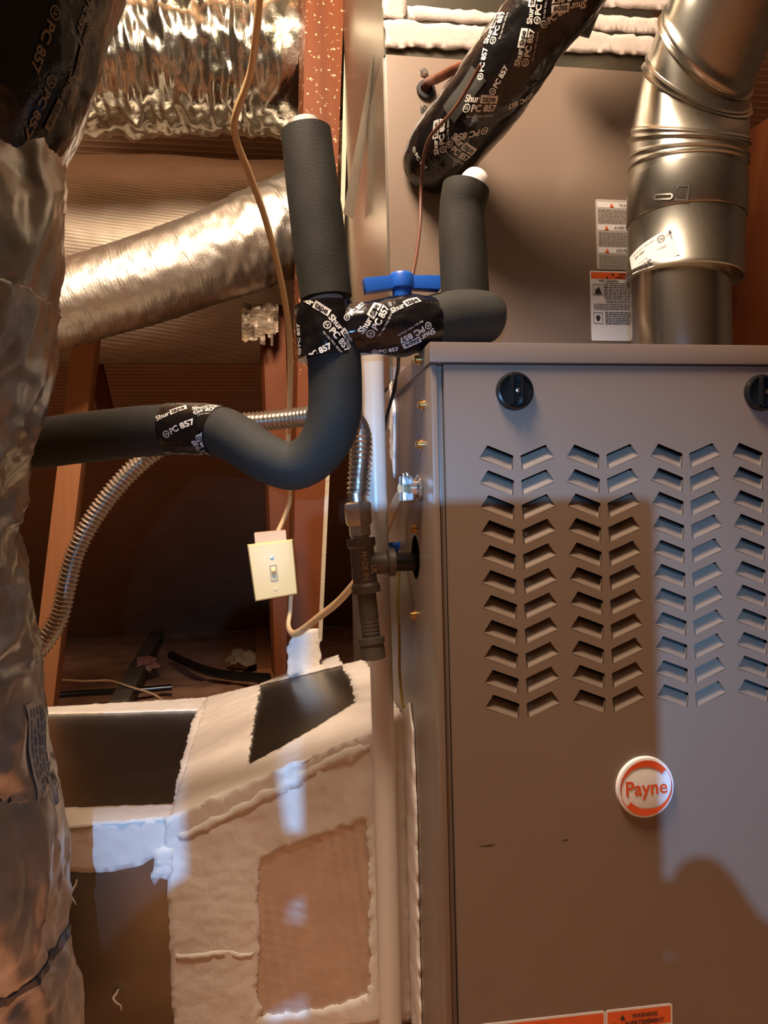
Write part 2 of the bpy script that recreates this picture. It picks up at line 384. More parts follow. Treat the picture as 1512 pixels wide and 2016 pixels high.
# rafters under the deck and ceiling joists half sunk in the insulation
def rafter(name, x, y0=.2, wd=.04, dp=.09, m=plank):
    c = MB(); c.bar((x, 3.45, roofz(3.45)-dp/2-.012), (x, y0, roofz(y0)-dp/2-.012), wd, dp, ref=(0, 0, 1)); struct(name, c, m, smooth=False)
rafter('trim_1', -1.9); rafter('trim_2', 1.75)
for i, (p, q) in enumerate((((235, 1392), (325, 1222)), ((522, 1330), (512, 1218)))):
    a, b = atZ(*p, .085), atZ(*q, .085); b = a+(b-a)*min(1, (3.3-a.y)/(b.y-a.y))
    c = MB(); c.bar(a, b, .06, .05, ref=(0, 0, 1)); struct('trim_%d' % (3+i), c, wood_pale if i else plank, smooth=False)

# ================================================================== FURNACE
W_ = .445; ZL = .8255; ZT = .846; DY = -.008
fu = thing('furnace', 'tan metal furnace cabinet with chevron louvred door under the vent pipe', 'furnace', (.2225, .37, FZ))
# left side panel with the round gas inlet hole
hole_c = V((0, .1, .629)); hr = .0245
def sidepanel():
    bm = bmesh.new(); es = []
    out = [(0, .004, FZ), (0, .75, FZ), (0, .75, ZL), (0, .004, ZL)]
    inn = [(0, hole_c.y+hr*math.cos(t), hole_c.z+hr*math.sin(t)) for t in [2*PI*k/28 for k in range(28)]]
    for lp in (out, inn):
        vs = [bm.verts.new(V(p)-fu.location) for p in lp]; es += [bm.edges.new((vs[i], vs[(i+1) % len(vs)])) for i in range(len(vs))]
    bmesh.ops.triangle_fill(bm, use_beauty=True, edges=es, normal=V((-1, 0, 0)))
    for v in bm.verts: v.co.x += .0
    ex = bmesh.ops.extrude_face_region(bm, geom=bm.faces[:]); 
    for v in ex['geom']:
        if isinstance(v, bmesh.types.BMVert): v.co.x += .0012
    bmesh.ops.recalc_face_normals(bm, faces=bm.faces)
    me = bpy.data.meshes.new('side_panel'); bm.to_mesh(me); bm.free(); me.materials.append(paint)
    o = bpy.data.objects.new('side_panel', me); COL.objects.link(o); o.parent = fu
sidepanel()
c = MB(); c.box((W_-.0012, .004, FZ), (W_, .75, ZL)); c.build('side_panel', paint, fu, smooth=False)
c = MB(); c.box((.0013, .745, FZ), (W_-.0013, .75, ZL)); c.build('back_panel', paint, fu, smooth=False)
c = MB(); c.box((.0013, .16, FZ+.002), (W_-.0013, .162, ZL)); c.build('blower_deck', paint_in, fu, smooth=False)
c = MB(); c.box((.02, .045, FZ+.02), (W_-.02, .047, ZL-.02)); c.build('heat_shield', paint_in, fu, smooth=False)
for sx in (0, 1):
    c = MB()
    x0 = -.0010 if sx == 0 else W_-.0055
    c.box((x0, -.006, FZ), (x0+.0065, .022, ZL-.001))
    x0 = .0067 if sx == 0 else W_-.0117
    c.box((x0, -.001, FZ), (x0+.005, .02, ZL-.001))
    c.build('front_flange', paint, fu, bevel=.0014)
c = MB(); c.box((-.0025, -.0115, ZL), (W_+.0025, .225, ZT)); lid = c.build('lid', paint, fu, bevel=.0022)
c = MB(); c.box((.0, .225, ZL), (W_, .75, ZT-.002)); c.build('rear_top', paint, fu, bevel=.001)
# screws down the left side
for px, py in ((833, 797), (829, 875), (818, 1042), (817, 1211)):
    p = atX(px, py, 0); c = MB(); screw(c, (0, p.y, p.z), (-1, 0, 0)); c.build('screw', brass, fu)
p = atX(826, 708, -.0025); c = MB(); screw(c, (-.0025, p.y, p.z), (-1, 0, 0)); c.build('screw', brass, lid)
# door with pressed louvres
DX0, DX1, DZ0, DZ1 = .0120, W_-.0120, FZ+.002, ZL-.0015
px0, pitch, rowp = .0458, .091, .02479
door_bm = bmesh.new()
def chev(cx, cz, d):
    """opening; d=+1 runs down to the right, -1 up to the right; (cx,cz) = outer tip"""
    pts = [(0, 0), (.0155, .0222), (.0170, .0226), (.0635, .0040), (.0648, .0018), (.0622, -.0228), (.0606, -.0236), (.0012, -.0016)]
    k = .545
    P = [(x*k, z*k) for x, z in pts]
    if d < 0: P = [(.0648*k-x, z) for x, z in P]; 
    return [(cx+x, cz+z) for x, z in P]
holes = []
for r in range(11):
    for q in range(4):
        z = .7314-r*rowp
        for d, dx in ((1, 0), (-1, .0427)):
            h = chev(px0+q*pitch+dx, z, d)
            holes.append((h if d > 0 else h[::-1], d))
es = []
fo = fu.location
outer = [(DX0, DZ0), (DX1, DZ0), (DX1, DZ1), (DX0, DZ1)]
for lp in [outer]+[h for h, d in holes]:
    vs = [door_bm.verts.new(V((x, DY, z))-fo) for x, z in lp]
    es += [door_bm.edges.new((vs[i], vs[(i+1) % len(vs)])) for i in range(len(vs))]
bmesh.ops.triangle_fill(door_bm, use_beauty=True, edges=es, normal=V((0, -1, 0)))
bmesh.ops.recalc_face_normals(door_bm, faces=door_bm.faces)
if door_bm.faces[0].normal.y > 0: bmesh.ops.reverse_faces(door_bm, faces=door_bm.faces)
ov = [v for v in door_bm.verts if abs(v.co.x-(DX0-fo.x)) < 1e-6 or abs(v.co.x-(DX1-fo.x)) < 1e-6 or abs(v.co.z-(DZ1-fo.z)) < 1e-6 or abs(v.co.z-(DZ0-fo.z)) < 1e-6]
oe = [e for e in door_bm.edges if e.verts[0] in ov and e.verts[1] in ov and e.is_boundary]
ex = bmesh.ops.extrude_edge_only(door_bm, edges=oe)
for v in ex['geom']:
    if isinstance(v, bmesh.types.BMVert): v.co.y += .006
me = bpy.data.meshes.new('door'); door_bm.to_mesh(me); door_bm.free(); me.materials.append(paint)
door = bpy.data.objects.new('door', me); COL.objects.link(door); door.parent = fu
def louver(h, d):
    """the tongue pressed inwards behind one opening: hinged along the lower edge, open at the top"""
    k = .545; dep = .0085
    A = [V((0, DY, 0)), V((.0606*k, DY, -.0236*k))]                       # lower edge
    B = [V((.0155*k, DY, .0222*k)), V((.0642*k, DY, .0030*k))]             # upper edge
    rows = []
    prof = [(0, 0), (.06, .03), (.16, .14), (.35, .36), (.6, .68), (.84, 1.0)]
    for t, g in prof: rows.append([A[j]*(1-t)+B[j]*t+V((0, dep*g, 0)) for j in (0, 1)])
    m = MB(); vs = [p for r_ in rows for p in r_]
    if d < 0: vs = [V((.0648*k-p.x, p.y, p.z)) for p in vs]
    n = len(prof); m.add(vs, [(2*i, 2*i+1, 2*i+3, 2*i+2) for i in range(n-1)], flip=d < 0)
    # the two cheeks
    fr = [A[0]*(1-t)+B[0]*t for t, g in prof], [A[1]*(1-t)+B[1]*t for t, g in prof]
    for j in (0, 1):
        q = [p for p in fr[j]]; 
        if d < 0: q = [V((.0648*k-p.x, p.y, p.z)) for p in q]
        b0 = len(m.v); m.v += q
        for i in range(n-1): m.f.append([b0+i, b0+i+1, 2*(i+1)+j, 2*i+j]); m.m.append(0)
    me = bpy.data.meshes.new('louver'); me.from_pydata(m.v, [], m.f); me.materials.append(paint)
    me.polygons.foreach_set('use_smooth', [True]*len(me.polygons)); me.set_sharp_from_angle(angle=R(50))
    return me
lm = {1: louver(None, 1), -1: louver(None, -1)}
for r in range(11):
    for q in range(4):
        for d, dx in ((1, 0), (-1, .0427)):
            o = bpy.data.objects.new('louver', lm[d]); COL.objects.link(o); o.parent = door
            o.location = V((px0+q*pitch+dx, 0, .7314-r*rowp))-fo
# quarter-turn knobs
for px, py in ((1012, 771), (1497, 774)):
    p = at(px, py, DY); c = MB(); ax = V((0, -1, 0)); r = .0192
    c.lathe([(r, 0), (r, .004), (r*.96, .006), (r*.86, .0068), (r*.80, .0045), (.001, .0040)], p, ax, 40)
    c.build('knob', blackp, door)
    kn = bpy.data.objects[-1] if False else COL.objects[-1]
    g = MB(); q = p+ax*.004
    for sx in (-1, 1):
        g.bar(q+V((sx*.0052, -.003, -.0135)), q+V((sx*.0046, -.003, .0150)), .0022, .010, ref=(0, 1, 0))
    g.bar(q+V((0, -.002, -.012)), q+V((0, -.002, -.001)), .008, .006)
    g.bar(q+V((-.0052, -.003, .0148)), q+V((.0052, -.003, .0148)), .002, .010)
    g.build('grip', blackp, kn, bevel=.0006)
    sc = MB(); sc.lathe([(.0022, 0), (.0022, .001), (.001, .0014)], q+V((.001, -.005, 0)), ax, 10); sc.build('rivet', zinc, kn)
# badge
bc = at(1268, 1548, DY); br = .0312; c = MB()
c.lathe([(br, 0), (br, .0025), (br*.975, .0040), (br*.93, .0044), (.0005, .0046)], bc, (0, -1, 0), 56)
bd = c.build('badge', badge_w, door, label='round white maker badge with orange swooshes')
mf = planemap(bc+V((0, -.0050, 0)), (1, 0, 0), (0, 0, 1), (0, -1, 0)); c = MB()
for flip in (0, 1):                                  # the two swooshes, one a half turn of the other
    vs = []; n = 30
    for i in range(n+1):
        u = i/n; t = R(190-152*u)+flip*PI; ro = br*.90
        th = br*(.02+.20*min(1, u/.62)**1.3)
        ri = ro-th
        for r in (ri, ro): vs.append(mf(r*math.cos(t), r*math.sin(t)))
    c.add(vs, [(2*i, 2*i+1, 2*i+3, 2*i+2) for i in range(n)])
    put_ring(c, mf, 0, 0, br*.885, br*.905, a0=R(-25)+flip*PI, a1=R(38)+flip*PI)
c.build('swoosh', badge_o, bd, smooth=False, kind='stuff')
c = MB(); put_text(c, 'Payne', mf, .0205, 0, -.0005, .015, w=.0450); c.build('lettering', badge_o, bd, smooth=False, kind='stuff')
# two warning stickers low on the door
def tri_sign(mb, mf, x, y, h, k):
    mb.k = k; mb.add([mf(x-h*.55, y-h/2, .0003), mf(x+h*.55, y-h/2, .0003), mf(x, y+h/2, .0003)], [(0, 1, 2)]); mb.k = 0
def sticker(x0, x1, ztop, hgt, tx, seed):
    mf = planemap((0, DY-.0001, ztop), (1, -0.0001, -.018), (0.018, 0, 1), (0, -1, 0)); c = MB()
    rrect(c, mf, x0, -hgt, x1, 0, .003); st = c.build('warning_sticker', paper, door, smooth=False, label='white sticker with orange warning header')
    c = MB(); hb = .0215 if seed == 1 else .0195
    put_rect(c, mf, x0+.0018, -hb, x1-.0018, -.0022, off=.0005, n=1)
    c.build('orange_header', orange, st, smooth=False)
    c = MB(); f2 = lambda x, y, off=0: mf(x, y, off+.0008)
    put_text(c, 'WARNING', f2, .0058, tx, -.0085, .03); tri_sign(c, f2, tx-.024, -.0085, .0055, 0)
    put_text(c, 'AVERTISSEMENT', f2, .0058, tx, -.0155, .03); tri_sign(c, f2, tx-.033, -.0155, .0055, 0)
    label_lines(c, f2, x0+.03 if seed == 1 else x0+.04, x1-.012, -hgt+.01, -hb-.004, 12, seed)
    c.build('lettering', dark_ink, st, smooth=False, kind='stuff')
sticker(.0135, .1635, .1725, .12, .088, 1)
sticker(.1640, .2365, .1725, .12, .206, 2)
# scuff marks on the door paint
for px, py, ln in ((957, 1665, .020), (1112, 1654, .008)):
    p = at(px, py, DY); c = MB(); c.add([p+V((-ln/2, -.0002, 0)), p+V((ln*.3, -.0002, -.0007)), p+V((ln/2, -.0002, .0004)), p+V((ln*.1, -.0002, .0007))], [(0, 1, 2, 3)])
    c.build('scuff', dark_ink, door, smooth=False)
# ================================================================== COIL CABINET above
CY0, CXR, CZT = .225, .375, 1.268
cc = thing('coil_cabinet', 'tall tan evaporator cabinet standing on the furnace behind the vent pipe', 'cabinet', (.2, .47, ZT))
c = MB(); c.box((.0012, CY0, ZT), (CXR, .73, CZT)); c.build('case', paint, cc, bevel=.0022)
c = MB(); c.box((-.0012, CY0+.007, ZT), (.0009, .73, CZT)); side = c.build('side_sheet', galv, cc, smooth=False, label='bright bare metal side')
nz = (0, -1, 0)
def cpoly(pts, Y=CY0): return [at(x, y, Y) for x, y in pts]
patch('mastic_band', [[at(757, 96, CY0), at(757, 40, CY0), at(900, 50, CY0), at(1150, 62, CY0), at(1330, 78, CY0), at(1330, 112, CY0), at(1120, 104, CY0), at(985, 92, CY0), at(900, 100, CY0), at(810, 92, CY0)]], nz, dimmed_mastic, cc, .0014, .003, seed=3)
# labels
mf = planemap(at(1172, 392, CY0-.0003), (1, 0, 0), (0, 0, 1), nz); wv = .085; c = MB()
rrect(c, mf, 0, -.094, wv, 0, .002); lb = c.build('label', paper2, cc, smooth=False, label='grey three language caution label')
c = MB()
for k in range(3):
    y = -.0035-k*.0305; put_rect(c, mf, .002, y-.0075, wv-.002, y, off=.0006, n=1)
c.build('header_strip', paper, lb, smooth=False, kind='stuff')
c = MB(); f2 = lambda x, y, off=0: mf(x, y, off+.0008)
for k, t in enumerate(('WARNING', 'AVERTISSEMENT', 'ADVERTENCIA')):
    y = -.0035-k*.0305
    put_text(c, t, f2, .0062, .048, y-.0042, .02); tri_sign(c, f2, .0225 if k == 0 else .0145, y-.004, .0055, 1)
    label_lines(c, f2, .003, wv-.004, y-.0285, y-.009, 8, 20+k, fill=.4)
c.build('lettering', [grey_ink, orange], lb, smooth=False, kind='stuff')
mf = planemap(at(1161, 533, CY0-.0003), (1, 0, 0), (0, 0, 1), nz); c = MB(); rrect(c, mf, 0, -.0935, wv, 0, .002)
lb = c.build('label', paper, cc, smooth=False, label='white hazard label with orange header')
c = MB(); put_rect(c, mf, .0015, -.0105, wv-.0015, -.0018, off=.0006, n=1); c.build('orange_header', orange, lb, smooth=False)
c = MB(); f3 = lambda x, y, off=0: mf(x, y, off+.0009)
for y, t in ((-.0042, 'WARNING'), (-.0085, 'AVERTISSEMENT')):
    put_text(c, t, f3, .0040, .050, y, .03); tri_sign(c, f3, .032 if t[0] == 'W' else .024, y, .0035, 0)
put_text(c, 'FIRE HAZARD', f3, .0045, .026, -.0135, .02); put_text(c, 'EXPLOSION HAZARD', f3, .0045, .042, -.0370, .02); put_text(c, "RISQUE D'EXPLOSION", f3, .0045, .044, -.0415, .02)
label_lines(c, f3, .0185, .080, -.0350, -.0155, 7, 31); label_lines(c, f3, .004, .080, -.0525, -.0440, 4, 32); label_lines(c, f3, .0200, .080, -.0720, -.0545, 7, 33)
for y in (-.0255, -.0635):
    put_rect(c, f3, .0035, y-.0075, .0165, y-.0068, n=1); put_rect(c, f3, .0035, y+.0068, .0165, y+.0075, n=1)
    put_rect(c, f3, .0035, y-.0075, .0041, y+.0075, n=1); put_rect(c, f3, .0159, y-.0075, .0165, y+.0075, n=1)
y = -.0255; c.add([f3(x, y+z) for x, z in ((.005, -.006), (.0155, -.006), (.0145, -.001), (.0135, .001), (.0128, .0055), (.0112, .001), (.0100, .005), (.009, .0005), (.0065, .0015), (.0068, -.003))], [tuple(range(10))])
y = -.0635; put_ring(c, f3, .0100, y+.0008, .0001, .0032); put_rect(c, f3, .0085, y-.004, .0115, y-.001, n=1)
c.build('lettering', dark_ink, lb, smooth=False, kind='stuff')
# grommet and hex screws where the copper line enters
g0 = at(838, 178, CY0); c = MB(); c.lathe([(.0112, 0), (.0125, .002), (.0118, .0045), (.0075, .005), (.0065, .001)], g0, (0, -1, 0), 28); c.build('grommet', rubber, cc)
for px, py in ((834, 143), (835, 216)):
    c = MB(); c.lathe([(.0058, 0), (.0058, .0012)], at(px, py, CY0), (0, -1, 0), 16); c.lathe([(.0042, 0), (.0042, .004), (.0036, .0047)], at(px, py, CY0), (0, -1, 0), hexn=6); c.build('screw', zinc, cc, ang=20)
# ---- supply plenum on top
sp = thing('supply_plenum', 'grey sheet metal plenum above the coil cabinet sealed with mastic', 'duct', (.2, .47, CZT))
c = MB(); c.box((.0, CY0+.004, CZT+.001), (CXR, .72, 1.95)); c.build('plenum_box', galv_duct, sp, smooth=False)
Yp = CY0+.004
patch('mastic_band', [[at(755, 38, Yp), at(752, -60, Yp), at(792, -60, Yp), at(800, 12, Yp), at(800, 38, Yp)]], nz, dimmed_mastic, sp, .0014, .003, seed=5)
patch('mastic_band', [[at(802, 40, Yp), at(802, 14, Yp), at(880, 18, Yp), at(985, 26, Yp), at(1180, 30, Yp), at(1340, 40, Yp), at(1340, 72, Yp), at(1150, 58, Yp), at(900, 46, Yp)]], nz, dimmed_mastic, sp, .0012, .002, seed=6)
patch('mastic_band', [[at(1050, 8, Yp), at(1050, -40, Yp), at(1340, -30, Yp), at(1340, 22, Yp), at(1180, 14, Yp)]], nz, dimmed_mastic, sp, .0012, .002, seed=8)
# flashing strip folded off the side
fs = MB(); a, b = at(748, 70, .30), at(683, 420, .45); 
fs.add([a+V((-.004, 0, 0)), a+V((.006, .01, 0)), b+V((.012, .02, 0)), b+V((-.006, 0, 0)), a+V((-.004, .002, 0)), a+V((.006, .012, 0)), b+V((.012, .022, 0)), b+V((-.006, .002, 0))], [(0,3,2,1),(4,5,6,7),(0,1,5,4),(1,2,6,5),(2,3,7,6),(3,0,4,7)])
fs.build('tape_strip', mastic, cc, smooth=False)
# ================================================================== VENT PIPE
vp = thing('vent_pipe', 'shiny galvanised double-wall vent pipe rising from the furnace lid', 'pipe', at(1343, 690, .1)+V((0, 0, 0)))
vb = at(1341, 682, .1); vz = .0565; c = MB()
c.lathe([(vz, ZT-vb.z+.0005), (vz, .12), (vz-.001, .13)], V((vb.x, .1, vb.z)), (0, 0, 1), 56); vp.location = (vb.x, .1, ZT)
inner = MB(); inner.lathe([(vz, .0003), (vz, .155)], (vb.x, .1, ZT), (0, 0, 1), 64); inner.build('inner_pipe', alu, vp)
c0 = at(1346, 552, .1); c1 = at(1350, 440, .1); c2 = at(1351, 358, .1); vr = .0660
ax = (c1-c0).normalized(); H = (c1-c0).length
c = MB(); c.lathe([(vr-.006, .004), (vr-.001, 0), (vr+.0008, .0012), (vr+.0008, .006), (vr-.0004, .008), (vr-.0004, H-.002), (vr, H)], c0, ax, 64); collar = c.build('collar', galv, vp)
H2 = (c2-c1).length
c = MB(); c.lathe([(vr+.0006, 0), (vr+.0016, .0015), (vr+.0016, H2*.985), (vr+.0004, H2)], c1, (c2-c1), 64); band = c.build('locking_band', galv, vp)
# pressed slot and bent locking tab on the band
t = Tube([(c1, vr+.0018), (c2, vr+.0018)], 64, .01, curved=False)
mf = tubemap(t, 1304, 381, -10, .0004); c = MB()
put_ring(c, mf, -.0075, 0, .0018, .0036, a0=PI/2, a1=PI*1.5, off=.0006); put_ring(c, mf, .0075, 0, .0018, .0036, a0=-PI/2, a1=PI/2, off=.0006)
for sy in (-1, 1): put_rect(c, mf, -.0075, sy*.0018, .0075, sy*.0036, off=.0006)
c.build('pressed_slot', galv, band, smooth=False, kind='stuff')
mf = tubemap(t, 1342, 379, -8, .0004); c = MB(); put_rect(c, mf, -.006, -.0075, -.0045, -.0045, off=.0003); put_rect(c, mf, -.006, -.0085, .006, -.0070, off=.0003); put_rect(c, mf, .0055, -.0085, .0075, .0085, off=.0003); put_rect(c, mf, -.006, .0070, .006, .0085, off=.0003); put_rect(c, mf, -.006, .0040, -.0045, .0075, off=.0003)
c.build('locking_tab', dark_ink, band, smooth=False, kind='stuff')
# swivel elbow: gores, beads at the joints
gp = [c2-V((0, 0, .006)), at(1355, 277, .101), at(1374, 166, .097), at(1392, 104, .088), at(1496, -150, .02)]
gn = [(c2-c1).normalized(), V((.03, -.36, .93)).normalized(), V((.16, -.78, .60)).normalized(), V((.30, -.86, .40)).normalized(), V((.32, -.86, .40)).normalized()]
def gore(i, name, r0, r1, beads):
    p, q = gp[i], gp[i+1]; seg = 64; m = MB(); n = 40; rows = []
    na, nb = gn[i], gn[i+1]
    for k in range(n+1):
        u = k/n; ct = p.lerp(q, u); nn = na.lerp(nb, u).normalized(); a = V((0, -1, 0)); a = (a-nn*a.dot(nn)).normalized(); b = nn.cross(a); rr = r0*(1-u)+r1*u
        for (bu, bh) in beads: rr += bh*math.exp(-((u-bu)/.035)**2)
        for g in range(seg): th = 2*PI*g/seg; m.v.append(ct+a*rr*math.cos(th)+b*rr*math.sin(th))
    for k in range(n):
        for g in range(seg): m.f.append([k*seg+g, k*seg+(g+1) % seg, (k+1)*seg+(g+1) % seg, (k+1)*seg+g]); m.m.append(0)
    return m.build(name, galv, vp, ang=80)
gore(0, 'elbow_gore', vr-.001, vr+.001, [(.42, .0026), (.62, .0026), (.95, .0042)])
gore(1, 'elbow_gore', vr+.001, vr+.001, [(.10, .002), (.93, .0045)])
gore(2, 'elbow_gore', vr+.001, vr+.002, [(.08, .003), (.92, .0045)])
gore(3, 'elbow_gore', vr+.002, vr+.003, [(.05, .003)])
# the printed sticker wrapped round the collar
t = Tube([(c0, vr+.0002), (c1, vr+.0002)], 64, .006, curved=False)
i0 = t.find(1290, 494); mf = tubemap(t, 1290, 494, 9, .0006); c = MB()
def wrap_rect(mb, mf, x0, y0, x1, y1, n=14): put_rect(mb, mf, x0, y0, x1, y1, n=n)
wrap_rect(c, mf, -.042, -.0165, .022, .0165); vl = c.build('pipe_label', paper, collar, smooth=False)
c = MB(); g2 = lambda x, y, off=0: mf(x, y, off+.0005)
put_ring(c, g2, .008, .0095, .0036, .0042); put_text(c, 'UL', g2, .0042, .008, .0095, .02)
put_text(c, 'LISTED', g2, .0028, .0145, .0095); put_rect(c, g2, .0186, .004, .0194, .012, n=1); c.add([g2(.0172, .011), g2(.0208, .011), g2(.019, .0148)], [(0, 1, 2)])
put_text(c, 'FOR USE WITH TYPE B VENT', g2, .0026, -.016, .0120); put_text(c, 'GAS VENT', g2, .0036, -.022, .0070, .02)
put_text(c, '4 inch dia.', g2, .0034, -.018, -.0030); label_lines(c, g2, -.028, -.006, -.0140, -.0060, 3, 40); put_text(c, '17106B', g2, .0034, .006, -.0010)
c.build('lettering', dark_ink, vl, smooth=False, kind='stuff')
# ================================================================== REFRIGERANT LINE SET
ls = thing('refrigerant_line', 'thick black taped refrigerant line running up right from the coil cabinet', 'pipe', at(845, 318, .22))
nd = lambda s, a, L: .0030*noise.noise(V((s*22, math.cos(a)*1.6, math.sin(a)*1.6)))+.0016*noise.noise(V((s*60, math.cos(a)*5, math.sin(a)*5)))
lp = [(at(852, 322, .2195), .041), (at(868, 300, .195), .0445), (at(922, 234, .14), .0450), (at(990, 145, .10), .0440), (at(1062, 46, .065), .0425), (at(1120, -30, .04), .0425), (at(1180, -120, .02), .0425)]
T1 = Tube(lp, 64, .005, nd); o_l = T1.mesh().build('tape_wrap', tape, ls, ang=80)
c = MB()
for px, py, dg, z, wt in ((1040, 90, 82, .0068, 'all'), (950, 212, -6, .0068, 'all'), (868, 262, 74, .0066, 'all'), (985, 48, 58, .0066, 'all'), (925, 262, -172, .0066, 'num'), (905, 300, -62, .0066, 'all'), (1018, 205, -165, .0064, 'num'), (1095, 30, 40, .0066, 'num'), (828, 318, -68, .006, 'num'), (1120, -5, 185, .0066, 'all'), (948, 128, 70, .0064, 'num'), (1055, 8, 75, .0066, 'all'), (985, 155, 60, .006, 'num')):
    tape_print(c, tubemap(T1, px, py, dg), z, wt)
c.build('lettering', [ink, tape], o_l, smooth=False, kind='stuff')
# bare foam showing between two turns of tape
def shell(tb, i0, i1, k0, k1, off, m, name, parent):
    mb = MB(); kk = list(range(k0, k1+1)); n = len(kk)
    for i in range(i0, i1+1):
        for k in kk:
            p = tb.grid[i][k % tb.seg]; mb.v.append(p+(p-tb.c[i]).normalized()*off)
    for i in range(i1-i0):
        for k in range(n-1): mb.f.append([i*n+k, i*n+k+1, (i+1)*n+k+1, (i+1)*n+k]); mb.m.append(0)
    return mb.build(name, m, parent, ang=80)
i, k = T1.find(922, 168); i2, k2 = T1.find(895, 205)
shell(T1, min(i, i2)-2, max(i, i2)+3, k-3, k+3, .0008, foam, 'bare_foam', ls)
tube('suction_line', [(at(1120, 60, .16), .027), (at(1150, -10, .14), .027), (at(1215, -110, .12), .027)], foam, ls, 28, .01)
tube('copper_line', [(g0+V((0, .004, 0)), .0058), (g0+V((.001, -.012, .004)), .0058), (at(862, 154, .175), .0058), (at(900, 134, .135), .0058), (at(938, 118, .105), .0058), (at(975, 96, .09), .0058)], copper, ls, 16, .004)
tube('sensor_wire', [(at(946, 128, .045), .0021), (at(912, 188, .072), .0021), (at(885, 226, .088), .0021), (at(848, 268, .112), .0021), (at(834, 312, .135), .0021), (at(829, 372, .160), .0021), (at(827, 440, .150), .0021), (at(820, 500, .11), .0021), (at(811, 548, .075), .0021), (at(800, 620, .07), .0021)], wire_b, ls, 10, .004)
# ================================================================== CONDENSATE TRAP
ct = thing('condensate_trap', 'dark foam-insulated drain trap with a U bend and two upright stubs', 'pipe', at(640, 940, .06))
RI = .0275
fd = lambda s, a, L: .0006*noise.noise(V((s*30, math.cos(a)*2, math.sin(a)*2)))
u_pts = [((648, 650), .03, .0265), ((657, 700), .03, .0272), ((660, 760), .032, .0275), ((657, 822), .036, .0272), ((630, 884), .045, .0262), ((580, 918), .055, .0250), ((525, 902), .065, .0252), ((478, 872), .078, .0262), ((440, 852), .09, .0268), ((415, 846), .10, .0265)]
Tu, o_u = tube('insulation_sleeve', [(at(*p, y), r) for p, y, r in u_pts], foam, ct, 40, .006, disp=fd)
Tl, o_lp = tube('insulation_sleeve', [(at(405, 846, .102), .0270), (at(330, 846, .12), .0277), (at(210, 856, .15), .0283), (at(90, 871, .18), .0283), (at(-60, 888, .21), .0283)], foam, ct, 40, .008, disp=fd)
Tj, o_j = tube('tape_wrap', [(at(436, 851, .0905), .0274), (at(415, 847, .1), .0282), (at(385, 845, .106), .0284), (at(334, 845, .119), .0285)], tape, ct, 48, .003, disp=lambda s, a, L: .0009*noise.noise(V((s*70, math.cos(a)*3, math.sin(a)*3))))
c = MB()
for px, py, dg, z, wt in ((352, 838, 24, .0070, 'num'), (392, 875, 28, .0066, 'all'), (345, 822, 24, .0066, 'logo'), (402, 808, -8, .0056, 'all')): tape_print(c, tubemap(Tj, px, py, dg, .0006), z, wt)
c.build('lettering', [ink, tape], o_j, smooth=False, kind='stuff')
# upright left stub: foam sleeve, white pipe inside
s0, s1 = at(642, 588, .03), at(602, 258, .03)
Ts, o_s = tube('insulation_sleeve', [(s0, .0262), (s0.lerp(s1, .5), .0268), (s1, .0250)], foam, ct, 44, .006, disp=fd)
d = (s1-s0).normalized(); tube('pipe_stub', [(s0-d*.045, .0138), (s1+d*.002, .0138), (s1+d*.0105, .0138)], pvc_end, ct, 28, .006, curved=False)
tube('pipe_coupling', [(s0-d*.012, .0172), (s0+d*.008, .0172)], pvc_end, ct, 28, .006, curved=False)
# taped tee
bump = lambda s, a, L: .0016*noise.noise(V((s*40, math.cos(a)*2, math.sin(a)*2)))+.0010*noise.noise(V((s*90, math.cos(a)*5, math.sin(a)*5)))
Ta, o_a = tube('tape_wrap', [(at(636, 602, .03), .0292), (at(640, 640, .03), .0302), (at(646, 706, .03), .0302)], tape, ct, 56, .003, disp=bump)
Tb, o_b = tube('tape_wrap', [(at(640, 648, .03), .0255), (at(700, 648, .03), .0265), (at(750, 645, .032), .0285), (at(800, 640, .036), .0305), (at(846, 637, .044), .0285)], tape, ct, 56, .004, disp=lambda s, a, L: .0028*noise.noise(V((s*35, math.cos(a)*2, math.sin(a)*2)))+.0014*noise.noise(V((s*90, math.cos(a)*5, math.sin(a)*5))))
c = MB()
for px, py, dg, z, wt in ((616, 614, -30, .0068, 'logo'), (668, 662, -42, .0072, 'all'), (622, 692, 24, .0066, 'num'), (588, 664, 75, .006, 'num')): tape_print(c, tubemap(Ta, px, py, dg, .0007), z, wt)
c.build('lettering', [ink, tape], o_a, smooth=False, kind='stuff')
c = MB()
for px, py, dg, z, wt in ((742, 630, 62, .0072, 'all'), (808, 606, 35, .0062, 'logo'), (816, 660, 212, .0066, 'all'), (700, 610, 52, .0055, 'num'), (764, 688, 10, .0050, 'num')): tape_print(c, tubemap(Tb, px, py, dg, .0007), z, wt)
c.build('lettering', [ink, tape], o_b, smooth=False, kind='stuff')
# loose tape corner
c = MB(); a = at(575, 606, .012); c.add([a, at(650, 618, -.002), at(588, 704, .004), at(578, 660, .01)], [(0, 1, 2, 3)])
